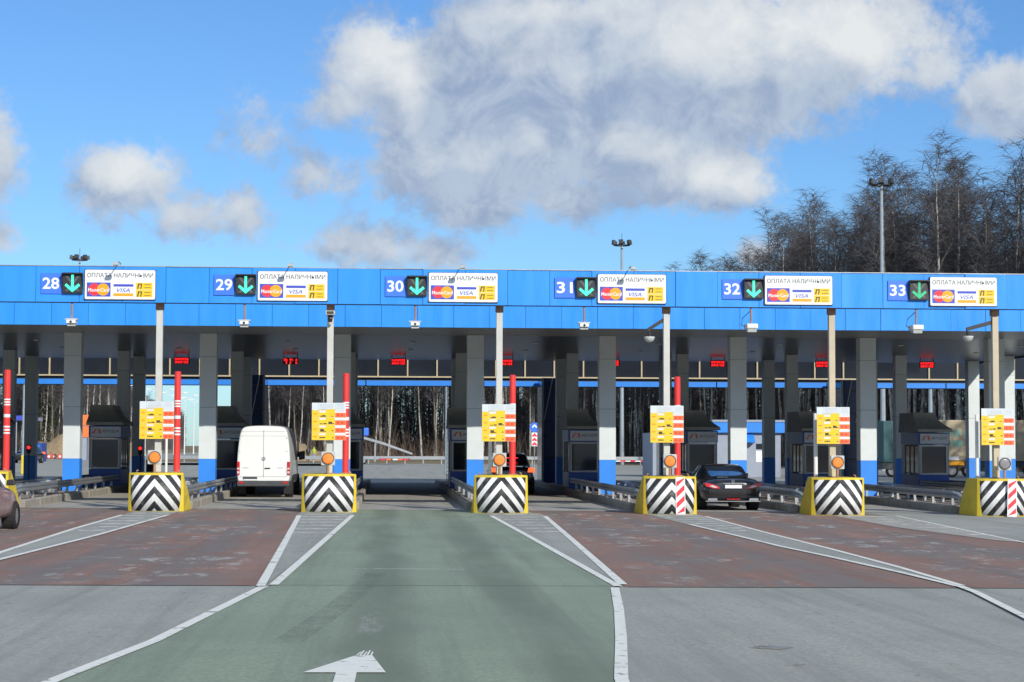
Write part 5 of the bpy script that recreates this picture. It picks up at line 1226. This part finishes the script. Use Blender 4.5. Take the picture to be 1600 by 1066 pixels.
for row in (0, 1, 2, 3, 4, 5):
    for p in (along(EDGE, 4.5 + .5 * row) if row < 5 else along(EDGE[6:], 3.0)):
        off = row * 5.0 if row < 5 else rt.uniform(-4, 6); x = p.x + off * .45 + rt.uniform(-1.6, 1.6); y = p.y + off * .9 + rt.uniform(-1.8, 1.8)
        if x < -.0665 * y + .3: continue
        hh = 28 if x > 50 else (29 if x > 45 else (25 if x > 38 else 21))
        s = hh / 24 * rt.uniform(.84, 1.04)
        px = 606 + 3000 * x / y
        if x <= 38:
            where = 'right of the white van' if px < 535 else ('in the open green lane' if px < 715 else ('by the blue arrow sign' if px < 880 else ('left of the site cabin' if px < 1090 else 'above the site cabin')))
            tree('birch_tree', PROTO[rt.randrange(6)], x, y, s, 'bare birch of the wood seen under the canopy ' + where, 'birches of the wood behind the canopy')
        else:
            where = 'at the low left end of the stand' if px < 1290 else ('beside the tall floodlight mast' if px < 1450 else 'at the right edge')
            tree('birch_tree', PROTO[rt.randrange(6)], x, y, s, 'tall bare birch rising above the gantry ' + where, 'tall birches at right')
        cnt += 1
for x, y, s, lab in ((2.0, 290, .75, 'dark spruce among the birches beyond the open green lane'), (-8.5, 294, .7, 'dark spruce among the birches right of the van'), (-12.5, 292, .8, 'dark spruce behind the earth bank right of the van'), (9.5, 290, .8, 'dark spruce beyond the keep sign')):
    tree('spruce_tree', SPR[cnt % 2], x, y, s, lab, 'dark spruces in the woods'); cnt += 1
LEDGE = [(-80, 215), (-58, 243), (-43, 258), (-48, 325), (-61, 465), (-92, 900)]
for row in range(3):
    pts = along([(-62, 238)] + LEDGE[2:3], 3.4) + along(LEDGE[2:5], 9.0 + row)
    for p in pts:
        off = row * 4.5; x = p.x - off * .7 + rt.uniform(-1.3, 1.3); y = p.y + off * .6 + rt.uniform(-1.5, 1.5)
        if y > 800 and row > 1: continue
        tree('birch_tree', PROTO[rt.randrange(6)], x, y, rt.uniform(.72, .95), 'bare birch left of the highway, ' + ('near the far kiosk' if y < 262 else ('behind the row of white lamps' if y < 480 else 'far down the highway')), 'birches left of the highway'); cnt += 1
for x, y, s, lab in ((-46.5, 262, .75, 'dark spruce among the left birches, seen left of the lane twenty-eight booth'), (-52, 300, .95, 'dark spruce behind the tariff board of lane twenty-eight')):
    tree('spruce_tree', SPR[0], x, y, s, lab, 'dark spruces in the woods')
# bare undergrowth at the foot of the woods, and the wood's depth behind the counted trees, plus unseen stems casting shade
V, Fc = [], []; ru = random.Random(21)
for p in along(EDGE, .20) + along(LEDGE[:3], .25) + along(LEDGE[2:5], .6):
    for k in range(6):
        sgn = 1 if p.x > -30 else -1; dp = ru.uniform(-2.5, 20); b = Vector((p.x + sgn * dp * .45 + ru.uniform(-.6, .6), p.y + dp * .9, gz(p.x) - .1))
        if sgn > 0 and b.x < -.0665 * b.y + .2: continue
        hgt = ru.uniform(1.0, 4.6) * (1 if ru.random() < .8 else 1.5); e = b + Vector((ru.uniform(-.35, .35) * hgt, ru.uniform(-.2, .2) * hgt, hgt)); cone(V, Fc, [b, b.lerp(e, .5) + Vector((ru.uniform(-.1, .1), 0, 0)), e], [.028, .02, .006], 3)
        for w in range(3):
            q = b.lerp(e, ru.uniform(.3, .9)); cone(V, Fc, [q, q + Vector((ru.uniform(-.6, .6), ru.uniform(-.4, .4), ru.uniform(.1, .8)))], [.014, .004], 3)
tag(obj('undergrowth', raw('undergrowth', V, Fc, 'undergrowth_twig')), 'bare brown undergrowth at the foot of the woods', 'undergrowth', kind='stuff')
V, Fc = [], []; rf = random.Random(31)
for p in along([(110, 150), (80, 165), (66, 182), (60, 210), (53, 240), (42, 268), (18, 286), (-18.8, 290)], 1.15):
    for k in range(4):
        dp = k * 6; x = p.x + dp * .5 + rf.uniform(-2, 2); y = p.y + dp * .9 + rf.uniform(-2, 2)
        if x < -.0665 * y + .6: continue
        hh = (25 if x > 58 else (21 if x > 44 else 18.0)) * rf.uniform(.8, 1.05); b = Vector((x, y, gz(x) - .2)); top = b + Vector((rf.uniform(-1, 1), 0, hh)); cone(V, Fc, [b, b.lerp(top, .5), top], [.13, .09, .015], 3)
        for j in range(125):
            q = b.lerp(top, rf.uniform(.03, .98) ** 1.35); a = rf.uniform(0, 6.28); L = rf.uniform(.8, 2.4); cone(V, Fc, [q, q + Vector((math.cos(a) * L * .6, math.sin(a) * L * .6, L * .5)), q + Vector((math.cos(a) * L, math.sin(a) * L, L * .35))], [.05, .03, .008], 3)
for p in along([(50, 74), (47, 82), (52, 98), (60, 112), (70, 122)], .9):  # stems out of view at right, added to shade the ground past the canopy
    for k in range(4):
        dp = k * 4.5; x = p.x + dp * .95 + rf.uniform(-1.6, 1.6); y = p.y + dp * .2 + rf.uniform(-1.6, 1.6); hh = rf.uniform(17, 27); b = Vector((x, y, gz(x) - .2)); top = b + Vector((rf.uniform(-1, 1), rf.uniform(-1, 1), hh)); cone(V, Fc, [b, b.lerp(top, .5), top], [.17, .12, .02], 4)
        for j in range(110):
            q = b.lerp(top, rf.uniform(.12, .98)); a = rf.uniform(0, 6.28); L = rf.uniform(.8, 2.6); cone(V, Fc, [q, q + Vector((math.cos(a) * L * .6, math.sin(a) * L * .6, L * .5)), q + Vector((math.cos(a) * L, math.sin(a) * L, L * .35))], [.06, .035, .01], 3)
for p in along([(40, 262), (18, 284), (-18.9, 288)], .5) + along([(62, 205), (52, 240), (40, 270)], .7):
    for k in range(6):
        dp = rf.uniform(-4, 46); x = p.x + dp * .25 + rf.uniform(-1, 1); y = p.y + dp * .95
        if x < -.0665 * y + .4: continue
        hh = rf.uniform(8, 17); b = Vector((x, y, gz(x) - .2)); top = b + Vector((rf.uniform(-1.2, 1.2), 0, hh)); r_ = rf.uniform(.05, .13); cone(V, Fc, [b, b.lerp(top, .5) + Vector((rf.uniform(-.3, .3), 0, 0)), top], [r_, r_ * .75, .02], 3)
        for j in range(16):
            q = b.lerp(top, rf.uniform(.05, .9)); a = rf.uniform(0, 6.28); L = rf.uniform(.5, 1.6); cone(V, Fc, [q, q + Vector((math.cos(a) * L, math.sin(a) * L * .5, L * rf.uniform(.2, 1.0)))], [.03, .008], 3)
for i in range(420):
    y = rf.uniform(281, 318); x = -.0655 * y + .5 + rf.uniform(0, 11) ** 1.0
    hh = rf.uniform(9, 17); b = Vector((x, y, gz(x) - .2)); top = b + Vector((rf.uniform(-.6, 1.2), 0, hh)); r_ = rf.uniform(.05, .12); cone(V, Fc, [b, b.lerp(top, .5), top], [r_, r_ * .75, .02], 3)
    for j in range(26):
        q = b.lerp(top, rf.uniform(.05, .95)); a = rf.uniform(0, 6.28); L = rf.uniform(.5, 1.6); cone(V, Fc, [q, q + Vector((math.cos(a) * L, math.sin(a) * L * .5, L * rf.uniform(.2, 1.0)))], [.03, .008], 3)
for p in along([(-95, 225), (-70, 250), (-52, 272), (-58, 335), (-66, 470), (-95, 900)], 1.6):
    for k in range(2):
        dp = k * 6; x = p.x - dp * .7 + rf.uniform(-2, 2); y = p.y + dp * .7 + rf.uniform(-2, 2); hh = 16.5 * rf.uniform(.8, 1.1); b = Vector((x, y, gz(x) - .2)); top = b + Vector((rf.uniform(-1, 1), 0, hh)); cone(V, Fc, [b, b.lerp(top, .5), top], [.13, .09, .015], 3)
        for j in range(70):
            q = b.lerp(top, rf.uniform(.05, .98)); a = rf.uniform(0, 6.28); L = rf.uniform(.8, 2.4); cone(V, Fc, [q, q + Vector((math.cos(a) * L * .6, math.sin(a) * L * .6, L * .5)), q + Vector((math.cos(a) * L, math.sin(a) * L, L * .35))], [.05, .03, .008], 3)
tag(obj('forest', raw('forest', V, Fc, 'birch_twig')), 'bare brown depth of the wood behind the birch trunks, with unseen shade-casting stems at right', 'forest', kind='stuff')
